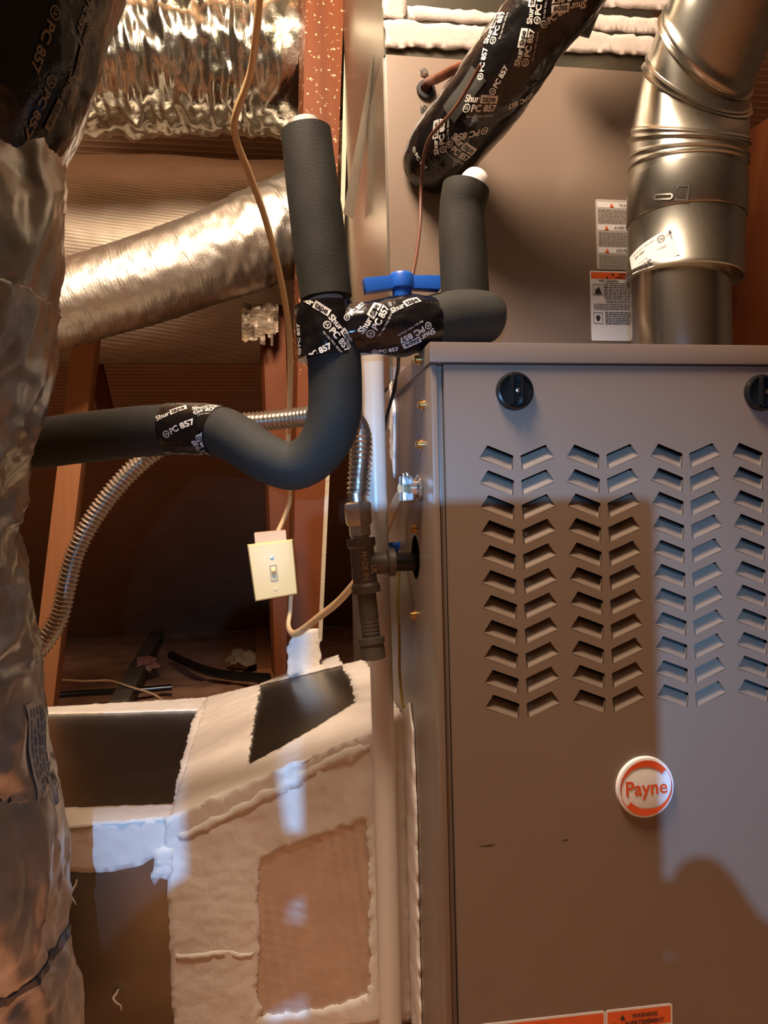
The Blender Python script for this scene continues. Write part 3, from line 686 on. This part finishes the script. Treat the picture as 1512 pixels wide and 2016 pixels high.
# right elbow and stub
Te, o_e = tube('insulation_elbow', [(at(838, 640, .042), .0262), (at(862, 632, .046), .0282), (at(900, 626, .05), .0290), (at(935, 625, .052), .0290), (at(962, 626, .054), .0268), (at(980, 628, .056), .0205), (at(990, 630, .057), .010), (at(993, 630, .057), .002)], foam, ct, 44, .004, disp=fd)
Tr, o_r = tube('insulation_sleeve', [(at(917, 620, .075), .0255), (at(915, 560, .076), .0262), (at(910, 470, .078), .0258), (at(910, 415, .078), .0250), (at(915, 384, .076), .0260), (at(918, 370, .076), .0262)], foam, ct, 44, .005, disp=fd)
e0 = at(924, 395, .074); tube('pipe_stub', [(e0, .0160), (at(932, 364, .070), .0160), (at(937, 350, .070), .0145), (at(941, 339, .070), .010), (at(943, 334, .070), .002)], pvc_end, ct, 28, .002)
tube('drain_stub', [(at(915, 626, .06), .0134), (at(925, 622, .16), .0134), (at(930, 620, .2245), .0134)], pvc, ct, 20, .01)
# blue tee handle on its valve stem
h = MB(); hc = at(791, 563, .035)
h.lathe([(.0100, -.020), (.0100, -.004), (.0125, -.003), (.0125, .0100), (.0112, .0128), (.001, .0134)], hc, (0, 0, 1), 28)
dxy = V((.998, .06, .03)).normalized()
for sx in (-1, 1):
    a = hc+dxy*(sx*.008)+V((0, 0, .003)); b = hc+dxy*(sx*.0400)+V((0, 0, .0025 if sx > 0 else -.0010))
    h.bar(a, b, .0125, .0135, ref=(0, 0, 1), tw=1.10)
h.build('valve_handle', blue, ct, bevel=.0018)
# ================================================================== WHITE DRAIN PIPE
dp = tube('drain_pipe', [(at(733, 690, .155), .01335), (at(741, 1000, .155), .01335), (at(756, 1500, .155), .01335), (at(770, 2080, .155), .01335)], pvc, None, 32, .03)[1]
things_props(dp, 'slim white PVC drain pipe running straight down beside the furnace', 'pipe')
# ================================================================== GAS LINE
gl = thing('gas_line', 'black iron gas tee with corrugated flexible connector and capped drip leg', 'pipe', at(725, 1297, .1))
GY = .1
def gax(py): return at(712+(py-1060)*.105-2, py, GY)
def seg_l(name, y0, y1, prof, m, hexn=None, seg=28):
    a, b = gax(y0), gax(y1); c = MB(); H = (b-a).length
    c.lathe([(r, u*H) for r, u in prof], a, b-a, seg, hexn=hexn); return c.build(name, m, gl, ang=30)
tee_a, tee_b = gax(1060), gax(1166); c = MB(); H = (tee_b-tee_a).length
c.lathe([(.0120, 0), (.0160, .0), (.0160, .008), (.0135, .011), (.0135, H-.011), (.0160, H-.008), (.0160, H), (.0110, H)], tee_a, tee_b-tee_a, 32)
bo = tee_a.lerp(tee_b, .47); bt = V((-.024, GY, bo.z+.0005)); bv = bt-bo
c.lathe([(.0118, 0), (.0125, bv.length-.014), (.0128, bv.length-.010), (.0158, bv.length-.007), (.0158, bv.length), (.011, bv.length)], bo, bv, 32)
te = c.build('tee', iron, gl, ang=30)
c = MB(); mf = planemap(gax(1112)+V((.003, -.01365, 0)), -(tee_b-tee_a)*-1, (1, -.1, 0), (0, -1, 0))
mq = lambda x, y, off=0: mf(x, y, .0007); put_text(c, 'MADE IN', mq, .0080, 0, -.003, .01); put_text(c, 'US', mq, .0080, .004, .0060, .01); 
c.build('cast_lettering', nutm, te, smooth=False, kind='stuff')
c = MB(); c.lathe([(.0107, -.006), (.0107, .030), (.0107, .0405)], bt, (1, 0, 0), 28); c.build('nipple', blackp, gl)
seg_l('nipple', 1164, 1258, [(.0107, 0), (.0107, .55)]+[(.0107-.0006*(q % 2), .56+.04*q) for q in range(11)]+[(.0106, 1)], iron)
seg_l('cap', 1254, 1297, [(.0118, -.01), (.0148, 0), (.0150, .25), (.0135, .32), (.0142, .95), (.012, 1)], iron)
seg_l('flare_fitting', 1032, 1062, [(.0128, 0), (.0128, .75), (.0108, .8), (.0108, 1)], nutm, hexn=6)
seg_l('flare_nut', 988, 1034, [(.0135, 0), (.0160, .08), (.0160, .86), (.0140, 1)], nutm, hexn=6)
seg_l('sleeve', 968, 990, [(.0100, 0), (.0105, 1)], steel)
gpth = [((704, 972), .1), ((706, 940), .1), ((710, 895), .102), ((708, 852), .112), ((690, 824), .135), ((650, 814), .17), ((590, 822), .20), ((520, 829), .22), ((450, 835), .235), ((385, 852), .245), ((325, 876), .25), ((272, 915), .25), ((222, 968), .25), ((178, 1030), .25), ((148, 1090), .25), ((132, 1150), .25), ((116, 1215), .25), ((84, 1268), .245), ((45, 1310), .24), ((-20, 1375), .24)]
pi_ = .0056
tube('flexible_connector', [(at(*p, y), .0112) for p, y in gpth], steel, gl, 16, .0014, disp=lambda s, a, L: .0016*math.cos(2*PI*s/pi_))
# small blue stop cock behind the nipple
bs = thing('stop_cock', 'tiny blue plastic lever just above the short gas nipple', 'valve', at(775, 1092, .2))
c = MB(); p = at(777, 1088, .2); c.lathe([(.005, 0), (.006, .004), (.006, .010), (.004, .012)], p, (0, 0, 1), 12); c.bar(p+V((-.008, 0, .010)), p+V((.016, 0, .010)), .006, .006); c.build('lever', blue, bs, bevel=.001)
c = MB(); c.lathe([(.004, 0), (.004, .035)], p, (1, 0, 0), 12); c.build('stem', iron, bs)
# ================================================================== POSTS
def post(name, label, cor, m, gr=None, Y=.62, dep=.085, edge=False):
    """cor: front-left/right pixel at top and bottom: ((xl,xr,y),(xl,xr,y))"""
    (a, b, y0), (e, f, y1) = cor
    q = lambda xl, xr, y, Y: [at(xl, y, Y), at(xr, y, Y), at(xr, y, Y)+V((0, dep, 0)), at(xl, y, Y)+V((-.008, dep, 0))]
    t = q(a, b, y0, Y); u = q(e, f, y1, Y); r = thing(name, label, 'post', (u[0]+u[2])/2, gr)
    c = MB(); c.hexa(u, t); c.build('timber', m, r, bevel=.0015); return r
ps = post('wood_post', 'red-stained upright post with pale paint specks, behind the left upright stub', ((603, 680, -60), (573, 628, 1330)), wood_spk, Y=.67, dep=.05)
c = MB(); rr = random.Random(3)
pr = [(682, 692, -60), (668, 676, 500), (655, 660, 700), (638, 646, 1000), (626, 634, 1262)]
for i in range(len(pr)-1):
    (a, b, y), (e, f, y2) = pr[i], pr[i+1]
    c.hexa([at(e, y2, .665), at(f, y2, .665), at(f, y2, .70), at(e, y2, .70)], [at(a, y, .665), at(b, y, .665), at(b, y, .70), at(a, y, .70)])
c.build('paper_edge', paperedge, ps, smooth=False)
patch('mastic_smear', [[at(566, 1330, .669), at(566, 1268, .669), at(580, 1250, .669), at(600, 1240, .669), at(630, 1236, .669), at(632, 1320, .669)]], nz, mastic, ps, .003, .004, seed=9)
p2 = post('wood_post', 'plain reddish stud standing behind the light switch box', ((516, 560, 600), (542, 586, 1330)), wood, Y=.98, dep=.04)
p3 = post('wood_post', 'pale leaning brace at the left behind the corrugated gas hose', ((143, 190, 660), (52, 100, 1430)), wood_pale, Y=1.02, dep=.05)
p4 = post('wood_post', 'dark red sloping brace at the far right of the vent pipe', ((1516, 1590, 230), (1425, 1500, 760)), wood, Y=.55, dep=.05)
p5 = post('wood_post', 'thin brown brace leaning right in the dark roof space', ((160, 188, 660), (208, 236, 872)), wood, Y=1.7, dep=.03)
# ================================================================== SWITCH
sw = thing('light_switch', 'ivory toggle switch on a small box tilted beside the post', 'switch', at(540, 1120, .5))
SY = .585
cs = [at(486, 1072, SY), at(577, 1061, SY), at(587, 1170, SY), at(502, 1185, SY)]
u = (cs[1]-cs[0]).normalized(); ctr = sum(cs, V())/4; v = V((0, -1, 0)).cross(u)*-1; v = v if v.z > 0 else -v; u2 = ((cs[1]+cs[2])-(cs[0]+cs[3])).normalized(); v2 = ((cs[0]+cs[1])-(cs[2]+cs[3])).normalized()
c = MB(); bk = V((0, .004, 0)); fr = V((0, -.004, 0)); A = [cs[3], cs[2], cs[1], cs[0]]
c.hexa([p+fr*.2+(ctr-p)*.06+fr for p in A], [p+bk for p in A]); c.build('cover_plate', ivory, sw, bevel=.0012)
q = [at(500, 1050, SY), at(563, 1044, SY), at(572, 1165, SY), at(512, 1172, SY)]
c = MB(); A = [q[3], q[2], q[1], q[0]]; c.hexa([p+V((0, .0042, 0)) for p in A], [p+V((0, .083, 0)) for p in A]); c.build('back_box', box_m, sw, bevel=.002)
mfS = planemap(at(539, 1128, SY)+V((0, -.0051, 0)), u2, v2, (0, -1, 0))
c = MB(); 
def slab(mb, mf, x0, y0, x1, y1, t0, t1): mb.hexa([mf(x0, y0, t0), mf(x1, y0, t0), mf(x1, y1, t0), mf(x0, y1, t0)][::-1], [mf(x0, y0, t1), mf(x1, y0, t1), mf(x1, y1, t1), mf(x0, y1, t1)][::-1])
for (x0, y0, x1, y1) in ((-.0062, -.0125, -.0052, .0125), (.0052, -.0125, .0062, .0125), (-.0062, -.0135, .0062, -.0125), (-.0062, .0125, .0062, .0135)): slab(c, mfS, x0, y0, x1, y1, 0, .0006)
c.build('switch_slot', grey_ink, sw, smooth=False, kind='stuff')
c = MB(); c.hexa([mfS(-.0042, -.003, 0), mfS(.0042, -.003, 0), mfS(.0042, .0105, 0), mfS(-.0042, .0105, 0)], [mfS(-.0034, .004, .010), mfS(.0034, .004, .010), mfS(.0034, .0105, .008), mfS(-.0034, .0105, .008)]); c.build('toggle', ivory, sw, bevel=.0008)
for y in (.027, -.027):
    c = MB(); c.lathe([(.0035, 0), (.0033, .0008), (.001, .0011)], mfS(0, y, 0), (0, -1, 0), 14); c.build('screw', zinc if y > 0 else ivory, sw)
# ================================================================== CABLES
cb = tube('power_cable', [(at(*p, y), .0056) for p, y in (((514, -60), .0), ((506, 50), .03), ((494, 140), .07), ((470, 208), .10), ((461, 245), .12), ((468, 285), .14), ((492, 345), .17), ((522, 430), .21), ((546, 520), .25), ((562, 600), .29), ((571, 680), .34), ((571, 780), .40), ((568, 870), .45), ((570, 940), .49), ((571, 985), .58), ((560, 1018), .61), ((547, 1046), .61))], romex, None, 14, .006, flat=.7)[1]
things_props(cb, 'beige flat cable hanging from the top down to the switch box', 'cable')
cb2 = tube('power_cable', [(at(*p, y), .0060) for p, y in (((573, 1172), .61), ((571, 1205), .61), ((568, 1232), .59), ((576, 1247), .55), ((592, 1242), .50), ((625, 1217), .41), ((662, 1188), .34), ((690, 1158), .28), ((715, 1125), .24), ((742, 1078), .22), ((765, 1030), .19), ((775, 1000), .155), ((786, 976), .12), ((802, 964), .085))]+[(V((-.0205, .066, atX(820, 962, 0).z)), .006)], romex2, None, 14, .005, flat=.7)[1]
things_props(cb2, 'cream flat cable looping from the switch box across to the furnace side', 'cable')
cn = thing('cable_clamp', 'silver cable clamp connector fixed in the furnace side', 'connector', (0, .066, atX(820, 962, 0).z))
cz = cn.location.z; c = MB(); c.lathe([(.0145, 0), (.0150, .001), (.0150, .004), (.0125, .0045), (.0105, .006), (.0105, .012)], (-.0002, .06, cz), (-1, 0, 0), hexn=10); c.build('locknut', zinc, cn, bevel=.0005)
c = MB()
for sz in (-1, 1): c.box((-.0215, .050, cz+sz*.0085-.0055), (-.0100, .074, cz+sz*.0085+.0045))
c.build('clamp_jaw', zinc, cn, bevel=.0015, kind='stuff')
for sy in (-1, 1):
    c = MB(); c.lathe([(.0034, 0), (.0034, .0025), (.002, .0035)], (-.0158, .062+sy*.009, cz+.0128), (0, 0, 1), 12); c.build('screw', zinc, cn)
# loose control wires hugging the furnace side
wr = tube('control_wire', [(at(785, 700, .16), .0022), (at(783, 730, .17), .0022), (at(774, 775, .19), .0022), (at(763, 815, .21), .0022), (at(757, 850, .23), .0022)], blackp, None, 8, .004)[1]
things_props(wr, 'short black wire dropping from the taped tee behind the white pipe', 'wire')
wr = tube('control_wire', [(at(786, 1120, .17), .0016), (at(783, 1180, .16), .0016), (at(786, 1250, .15), .0016), (at(787, 1330, .15), .0016), (at(794, 1395, .14), .0016)], mat('yellow_wire', (.32, .2, .04), .5), None, 8, .005)[1]
things_props(wr, 'thin yellowish wire hanging down right of the white drain pipe', 'wire')
# mastic scrap stuck on the furnace side
# ================================================================== RETURN DUCT
DZ, DYF, DYB, DXE = .325, .19, .80, -.285
rd = thing('return_duct', 'low sheet metal return duct with mastic joints running left from the furnace', 'duct', (-.5, .49, FZ))
c = MB(); c.box((-1.15, DYF, FZ), (DXE, DYB, DZ)); c.build('duct_box', galv_duct, rd, bevel=.002)
# transition up to the furnace side
A, B, Cq, Dq = V((DXE, DYF, DZ)), V((-.0004, DYF, .425)), V((-.0004, .575, .425)), V((DXE, DYB, DZ))
c = MB(); g_ = lambda p: V((p.x, p.y, FZ))
c.hexa([g_(A), g_(B), g_(Cq), g_(Dq)], [A, B, Cq, Dq]); c.build('transition_top', galv_duct, rd, bevel=.002)
c = MB(); o_ = V((0, -.0012, 0)); c.add([A+o_, B+o_, g_(B)+o_, g_(A)+o_], [(0, 3, 2, 1)]); c.build('scrim_panel', scrim, rd, smooth=False, label='foil scrim showing through a gap in the mastic')
tn = (B-A).cross(Dq-A).normalized(); tn = tn if tn.z > 0 else -tn
TP = lambda x, y: atP(x, y, A, tn)
up = (0, 0, 1)
# top of transition: everything but a dark window
tl = [A+V((-.03, -.001, -.0)), B+V((0, -.001, 0)), Cq, Dq]
win = [TP(513, 1348), TP(586, 1318), TP(664, 1292), TP(690, 1340), TP(702, 1385), TP(640, 1425), TP(560, 1472), TP(487, 1510), TP(498, 1430)]
E3 = V((0, .0035, 0)); patch('mastic_layer', [[A-E3, B-E3, Cq+E3, Dq+E3], win], tn, mastic, rd, .0022, .0022, seed=11)
# its left edge laps onto the straight duct top
FT = lambda x, y: atZ(x, y, DZ)
patch('mastic_band', [[FT(352, 1606), FT(345, 1570), FT(352, 1520), FT(368, 1470), FT(372, 1440), FT(388, 1402), FT(396, 1393), V((DXE+.004, DYB, DZ)), V((DXE+.004, DYF, DZ))]], up, mastic, rd, .0024, .003, seed=12)
patch('mastic_band', [[V((-1.0, DYB-.002, DZ)), FT(60, 1408), FT(230, 1404), FT(395, 1399), V((DXE, DYB, DZ))]], up, mastic, rd, .0020, .002, seed=13)
patch('mastic_band', [[V((-1.0, DYF-.004, DZ)), V((DXE, DYF-.004, DZ)), FT(350, 1587), FT(230, 1590), FT(100, 1596), V((-1.0, DYF+.02, DZ))]], up, mastic, rd, .0024, .002, seed=14)
fx = lambda x, y: at(x, y, DYF)
patch('mastic_band', [[V((-1.0, DYF, DZ+.003)), V((-1.0, DYF, .285)), fx(115, 1712), fx(210, 1716), fx(280, 1702), fx(305, 1690), fx(350, 1700), V((DXE, DYF, DZ+.003))]], nz, mastic, rd, .0022, .0015, seed=15)
# white blob with a screw hole
bl = patch('mastic_blob', [[fx(300, 1728), fx(306, 1676), fx(325, 1668), fx(342, 1672), fx(340, 1712), fx(330, 1732), fx(315, 1725), fx(303, 1742)]], nz, mastic, rd, .005, .003, seed=16)
c = MB(); c.lathe([(.0022, 0), (.0022, .0004)], fx(320, 1698)+V((0, -.0056, 0)), nz, 12); c.build('screw_hole', dark_ink, bl)
# front of the transition
fo2 = o_
ft = lambda x, y: at(x, y, DYF-.0012)
zb = FZ+.002
patch('mastic_layer', [[A+o_+V((-.006, 0, .003)), B+o_+V((0, 0, .003)), g_(B)+o_+V((0, 0, .004)), g_(A)+o_+V((0, 0, .004))],
      [ft(512, 1692), ft(560, 1672), ft(640, 1640), ft(722, 1612), ft(726, 1700), ft(727, 1850), ft(728, 1955), ft(640, 1985), ft(516, 1998), ft(506, 1960), ft(511, 1850), ft(507, 1760)]], nz, mastic, rd, .0026, .0018, seed=17)
# a thick ridge where the flange folds over, and smears
for sd, pts in ((20, [(352, 1640), (430, 1605), (540, 1545), (640, 1490), (728, 1462), (728, 1478), (650, 1512), (560, 1560), (480, 1600), (400, 1640), (356, 1652)]), (22, [(345, 1875), (420, 1868), (500, 1872), (498, 1882), (420, 1884), (345, 1888)])):
    patch('mastic_ridge', [[ft(*p)+V((0, -.0026, 0)) for p in pts]], nz, mastic, rd, .0010, .0030, seed=sd)
# flange of mastic on the furnace side
sxp = lambda x, y: atX(x, y, -.0006)
patch('mastic_flange', [[V((-.0006, DYF-.001, .434)), V((-.0006, .150, .452)), V((-.0006, .128, .43)), V((-.0006, .119, .33)), V((-.0006, .124, .2)), V((-.0006, .122, FZ+.004)), V((-.0006, DYF-.001, FZ+.004))]], (-1, 0, 0), mastic, rd, .0022, .0030, seed=18)
ms = patch('mastic_streak', [[V((0, .235, .845)), V((0, .245, .76)), V((0, .222, .725)), V((0, .215, .755)), V((0, .205, .80)), V((0, .212, .845))]], (-1, 0, 0), mastic, fu, .002, .003, seed=19, label='whitish drip of mastic on the side')
# dangling mastic scraps
def curl(px, py, s, seed):
    p0 = fx(px, py); rr = random.Random(seed); pts = [p0+V((.004*math.cos(k*.9+seed), -.004-.003*k, s*(.5-k/5)))+V((rr.uniform(-.002, .002), 0, 0)) for k in range(6)]
    tube('mastic_scrap', [(p, .0022*(1.3-abs(k-2)/3.2)) for k, p in enumerate(pts)], mastic, rd, 8, .002, flat=.5)
curl(152, 1747, .022, 1); curl(235, 1957, .016, 2)
# ================================================================== FLEX DUCTS
def rid(x): return 1-abs(x)*2
def flex(name, label, path, disp, m, seg=120, ds=.005, nm='duct_sleeve'):
    r = thing(name, label, 'duct', V(path[0][0])); t, o = tube(nm, path, m, r, seg, ds, disp=disp); return r, t, o
def d_left(s, a, L):
    ca, sa = math.cos(a), math.sin(a)
    x = .010*noise.noise(V((s*7, ca*1.1, sa*1.1)))
    q = V((s*11+1.2*math.cos(a+1), ca*1.7, sa*1.7+5))
    x += .024*(.42-noise.turbulence(q, 4, True, amplitude_scale=.50, frequency_scale=2.3)*.60)
    return x+.0012*noise.noise(V((s*90, ca*9, sa*9)))
edge = [(180, 96), (300, 112), (400, 124), (480, 126), (560, 112), (640, 104), (700, 92), (850, 55), (1000, 36), (1100, 40), (1200, 48), (1330, 60), (1450, 84), (1560, 90), (1600, 92), (1680, 120), (1850, 124), (1960, 132), (2120, 146)]
rp = .128; Ylf = -.08
lf = []
for y, x in edge:
    p = at(x, y, Ylf); lf.append((V((p.x-rp, Ylf, p.z)), rp-.004))
zb_ = lf[-1][0].copy(); zb_.z = FZ+.012; lf.append((zb_, rp))
r1, tL, oL = flex('flex_duct', 'big crumpled foil flexible duct hanging upright at the left edge', lf, d_left, foil, 150, .004)
r1.location = (zb_.x, zb_.y, FZ)
for o in (oL,): o.location = -r1.location+V(lf[0][0])
# dark tape bands and a scrap of printed label on the sleeve
def band_on(tb, y0, y1, name, m, parent, offs=.0012):
    i0 = min(tb.find(60, y0)[0], tb.find(60, y1)[0]); i1 = max(tb.find(60, y0)[0], tb.find(60, y1)[0])
    mb = MB(); sg = tb.seg
    for i in range(i0, i1+1):
        for k in range(sg):
            sh = int(2.5*math.sin(2*PI*k/sg)); ii = min(max(i+sh, 0), tb.n-1); p = tb.grid[ii][k]; mb.v.append(p+(p-tb.c[ii]).normalized()*offs)
    n = i1-i0
    for i in range(n):
        for k in range(sg): mb.f.append([i*sg+k, i*sg+(k+1) % sg, (i+1)*sg+(k+1) % sg, (i+1)*sg+k]); mb.m.append(0)
    o = mb.build(name, m, parent, ang=80); return o
grey_tape = mat('dark_foil_tape', (.10, .10, .11), .15, .9, bump=[('noise', 60, .6, None)])
band_on(tL, 1578, 1596, 'tape_band', grey_tape, r1); band_on(tL, 1915, 1930, 'tape_band', grey_tape, r1)
c = MB(); mf = tubemap(tL, 74, 1500, -78, .0015); put_rect(c, mf, -.030, -.012, .030, .012, n=10); lbp = c.build('printed_label', mat('tan_label', (.17, .115, .07), .5), r1, smooth=False)
c = MB(); g3 = lambda x, y, off=0: mf(x, y, off+.0006); label_lines(c, g3, -.027, .027, -.010, .010, 5, 60); c.build('lettering', dark_ink, lbp, smooth=False, kind='stuff')
# black taped collar on top of it
dtp = lambda s, a, L: .006*noise.noise(V((s*10, math.cos(a)*1.4, math.sin(a)*1.4)))+.003*noise.noise(V((s*30, math.cos(a)*4, math.sin(a)*4)))
cp = [(at(96, 268, Ylf)+V((-.120, 0, 0)), .110), (at(92, 244, Ylf)+V((-.122, 0, 0)), .124), (at(140, 180, Ylf)+V((-.128, -.005, 0)), .130), (at(190, 85, Ylf)+V((-.132, -.01, 0)), .133), (at(232, -20, Ylf)+V((-.134, -.015, 0)), .134), (at(280, -140, Ylf)+V((-.134, -.02, 0)), .134)]
tC, oC = tube('tape_collar', cp, tape, r1, 110, .005, disp=dtp, label='black printed tape wrapped round the duct top')
c = MB()
for px, py, dg, z, wt in ((88, 95, 252, .0085, 'num'), (150, 85, 240, .0080, 'logo'), (75, 215, 255, .0080, 'num'), (104, 195, 250, .0080, 'logo'), (165, 30, 240, .008, 'num')): tape_print(c, tubemap(tC, px, py, dg, .0012), z, wt)
c.build('lettering', [ink_y, tape], oC, smooth=False, kind='stuff')
def d_top(s, a, L):
    x = .010*noise.noise(V((s*42+.9*noise.noise(V((a*1.5, s*5, 0))), math.cos(a)*1.3, math.sin(a)*1.3)))
    return x+.005*noise.noise(V((s*80, math.cos(a)*4, math.sin(a)*4)))+.004*noise.noise(V((s*12, math.cos(a)*3, math.sin(a)*3)))
Yt = .84
tp = [(at(x, y, Yt), r) for x, y, r in ((60, 120, .135), (180, 122, .137), (320, 118, .136), (450, 120, .138), (560, 124, .138), (700, 128, .138), (860, 134, .138))]
tp[-1] = (V((-.05, Yt+.03, tp[-2][0].z)), .138); tp = tp[:5]+[(V((-.05, Yt+.05, tp[4][0].z+.01)), .138)]
r2, tT, oT = flex('flex_duct', 'pleated shiny foil duct crossing the top behind the beige cable', tp, d_top, foil_rib, 130, .004)
# another duct above it, only its underside in view
tp2 = [(at(x, y, .74), r) for x, y, r in ((150, -104, .066), (300, -100, .066), (420, -106, .068), (590, -114, .068))]
r4, tQ, oQ = flex('flex_duct', 'dark foil duct skimming the top edge of the picture', tp2, d_top, foil_rib, 90, .006)
def d_diag(s, a, L):
    u = s/L; k = .30+1.1*max(0, u-.50)/.50; ca, sa = math.cos(a), math.sin(a)
    x = k*(.008*(.35-abs(noise.noise(V((s*30+.8*math.sin(a*2), ca*1.5, sa*1.5)))))+.005*noise.noise(V((s*70, ca*4, sa*4))))
    return x+.002*noise.noise(V((s*10, ca*2, sa*2)))
dgp = [(at(x, y, Y), r) for x, y, Y, r in ((20, 640, .86, .083), (110, 606, .86, .083), (200, 578, .87, .085), (330, 538, .88, .088), (450, 494, .89, .094), (540, 458, .90, .100), (620, 428, .92, .102), (700, 400, .95, .102))]
r3, tD, oD = flex('flex_duct', 'smooth foil duct slanting up right across the middle left', dgp, d_diag, foil_smooth, 110, .005)
# sagging torn foil under its right end
ff = MB(); ng = 14
for j in range(ng+1):
    for i in range(ng+1):
        p = at(476+i*72/ng, 598+j*88/ng, .93); w_ = noise.noise(V((i*.35, j*.35, 3)))
        ff.v.append(p+V((0, -.03*w_-.01*noise.noise(V((i*.9, j*.9, 1))), .012*w_*(j/ng))))
for j in range(ng):
    for i in range(ng):
        if j > ng*.6 and noise.noise(V((i*.6, 7, 0)))*ng*.5+ng*.75 < j: continue
        a = j*(ng+1)+i; ff.f.append([a, a+ng+1, a+ng+2, a+1]); ff.m.append(0)
ff.build('torn_flap', wrapm, r3)
d_tr = lambda s, a, L: .010*noise.noise(V((s*5, math.cos(a)*2, math.sin(a)*2)))+.002*noise.noise(V((s*25, math.cos(a)*14, math.sin(a)*14)))
r5, tK, oK = flex('trunk_duct', 'wide foil-wrapped trunk duct lying behind the slanting foil duct', [(V((-1.5, 1.31, 1.33)), .255), (V((-.9, 1.31, 1.335)), .255), (V((-.4, 1.32, 1.345)), .255), (V((.02, 1.32, 1.35)), .255)], d_tr, wrapm, 120, .012)
# ================================================================== FLOOR DEBRIS
def debris(name, label, cat, pts, r, m, z=.085, flat=1):
    o = tube(name, [(atZ(*p, z), r) for p in pts], m, None, 10, .02, flat=flat)[1]; return things_props(o, label, cat)
debris('cable_offcut', 'curved black strip lying on the attic floor at the right', 'strip', [(338, 1290), (360, 1302), (395, 1317), (440, 1328), (490, 1333), (530, 1335)], .018, blackp, .10)
debris('cable_offcut', 'straight black strip lying across the joist near the duct', 'strip', [(95, 1370), (160, 1365), (250, 1360), (338, 1353)], .011, blackp, .10)
debris('string_scrap', 'pale loose string lying on the dusty floor', 'string', [(120, 1338), (170, 1341), (215, 1340), (255, 1352), (300, 1366), (325, 1382)], .004, romex2, .117)
def lump(name, label, px, py, sx, sy, sz, m, seed):
    p = atZ(px, py, .10); b = MB(); n0 = 0; U, W2 = 18, 10
    for j in range(W2+1):
        for i in range(U):
            th = 2*PI*i/U; ph = PI*j/W2; d_ = V((math.cos(th)*math.sin(ph), math.sin(th)*math.sin(ph), math.cos(ph))); k = 1+.7*noise.noise(d_*1.8+V((seed, 0, 0)))
            b.v.append(p+V((d_.x*sx*k, d_.y*sy*k, d_.z*sz*k)))
    for j in range(W2):
        for i in range(U): b.f.append([j*U+i, (j+1)*U+i, (j+1)*U+(i+1) % U, j*U+(i+1) % U]); b.m.append(0)
    return things_props(b.build(name, m, None), label, 'scrap')
lump('insulation_scrap', 'small pink tuft of insulation on the floor joist', 288, 1308, .045, .09, .025, pinkm, 2)
lump('paper_scrap', 'crumpled brownish paper scrap by the back stud on the floor', 480, 1296, .06, .08, .03, mat('scrap_paper', (.34, .25, .16), .8), 5)
# ================================================================== PHOTOGRAPHER'S PHONE AND HANDS (behind the lens, seen as shadows)
ph = thing('phone', 'slim black phone held upright behind the lens', 'phone', (-.167, -.761, .545))
c = MB(); c.box((-.204, -.765, .545), (-.130, -.757, .700)); c.build('phone_body', blackp, ph, bevel=.003)
c = MB(); c.box((-.201, -.7655, .550), (-.133, -.7652, .695)); c.build('screen', paint_in, ph, smooth=False)
def hand(name, label, chains, sh=(0, 0, 0)):
    root = None; vs = []; ed = []; rad = []
    def node(p, r, par):
        vs.append(V(p)+V(sh)); rad.append(r); i = len(vs)-1
        if par is not None: ed.append((par, i))
        return i
    for ch in chains: ch(node)
    me = bpy.data.meshes.new(name); me.from_pydata(vs, ed, []); o = bpy.data.objects.new(name, me); COL.objects.link(o); me.materials.append(skin)
    sk = o.modifiers.new('skin', 'SKIN'); sk.use_smooth_shade = True
    for i, r in enumerate(rad): me.skin_vertices[0].data[i].radius = (r, r)
    me.skin_vertices[0].data[0].use_root = True
    sb = o.modifiers.new('sub', 'SUBSURF'); sb.levels = 2; sb.render_levels = 2
    return things_props(o, label, 'hand')
def right(node):
    w0 = node((-.100, -.795, .515), .026, None); f = node((-.075, -.85, .40), .034, w0); node((-.05, -.93, .24), .042, f)
    p = node((-.106, -.783, .552), .026, w0)
    for z, x2, ln in ((.600, -.118, 1), (.583, -.112, 1.05), (.565, -.110, 1), (.548, -.114, .85)):
        a = node((-.104, -.775, z-.004), .0095, p); b = node((-.1165, -.752, z), .0080, a); node((-.1165-.020*ln, -.7465, z+.003), .0072, b)
    a = node((-.112, -.785, .592), .0100, p); b = node((-.1225, -.778, .612), .0078, a); node((-.1245, -.7745, .6225), .0055, b)
def left(node):
    w0 = node((-.246, -.795, .530), .026, None); f = node((-.275, -.85, .42), .034, w0); node((-.30, -.93, .25), .042, f)
    p = node((-.240, -.783, .566), .024, w0)
    for z, ln in ((.622, 1), (.602, 1.05), (.582, 1), (.562, .85)):
        a = node((-.236, -.775, z-.004), .0095, p); b = node((-.2175, -.752, z), .0080, a); node((-.2175+.018*ln, -.7462, z+.003), .0072, b)
    a = node((-.226, -.784, .600), .0115, p); b = node((-.2165, -.777, .630), .0102, a); d = node((-.2185, -.773, .655), .0096, b); node((-.2190, -.770, .684), .0085, d)
hand('hand', 'right hand gripping the lower right edge of the phone', [right], (-.005, 0, .009))
hand('hand', 'left hand steadying the left edge of the phone', [left])
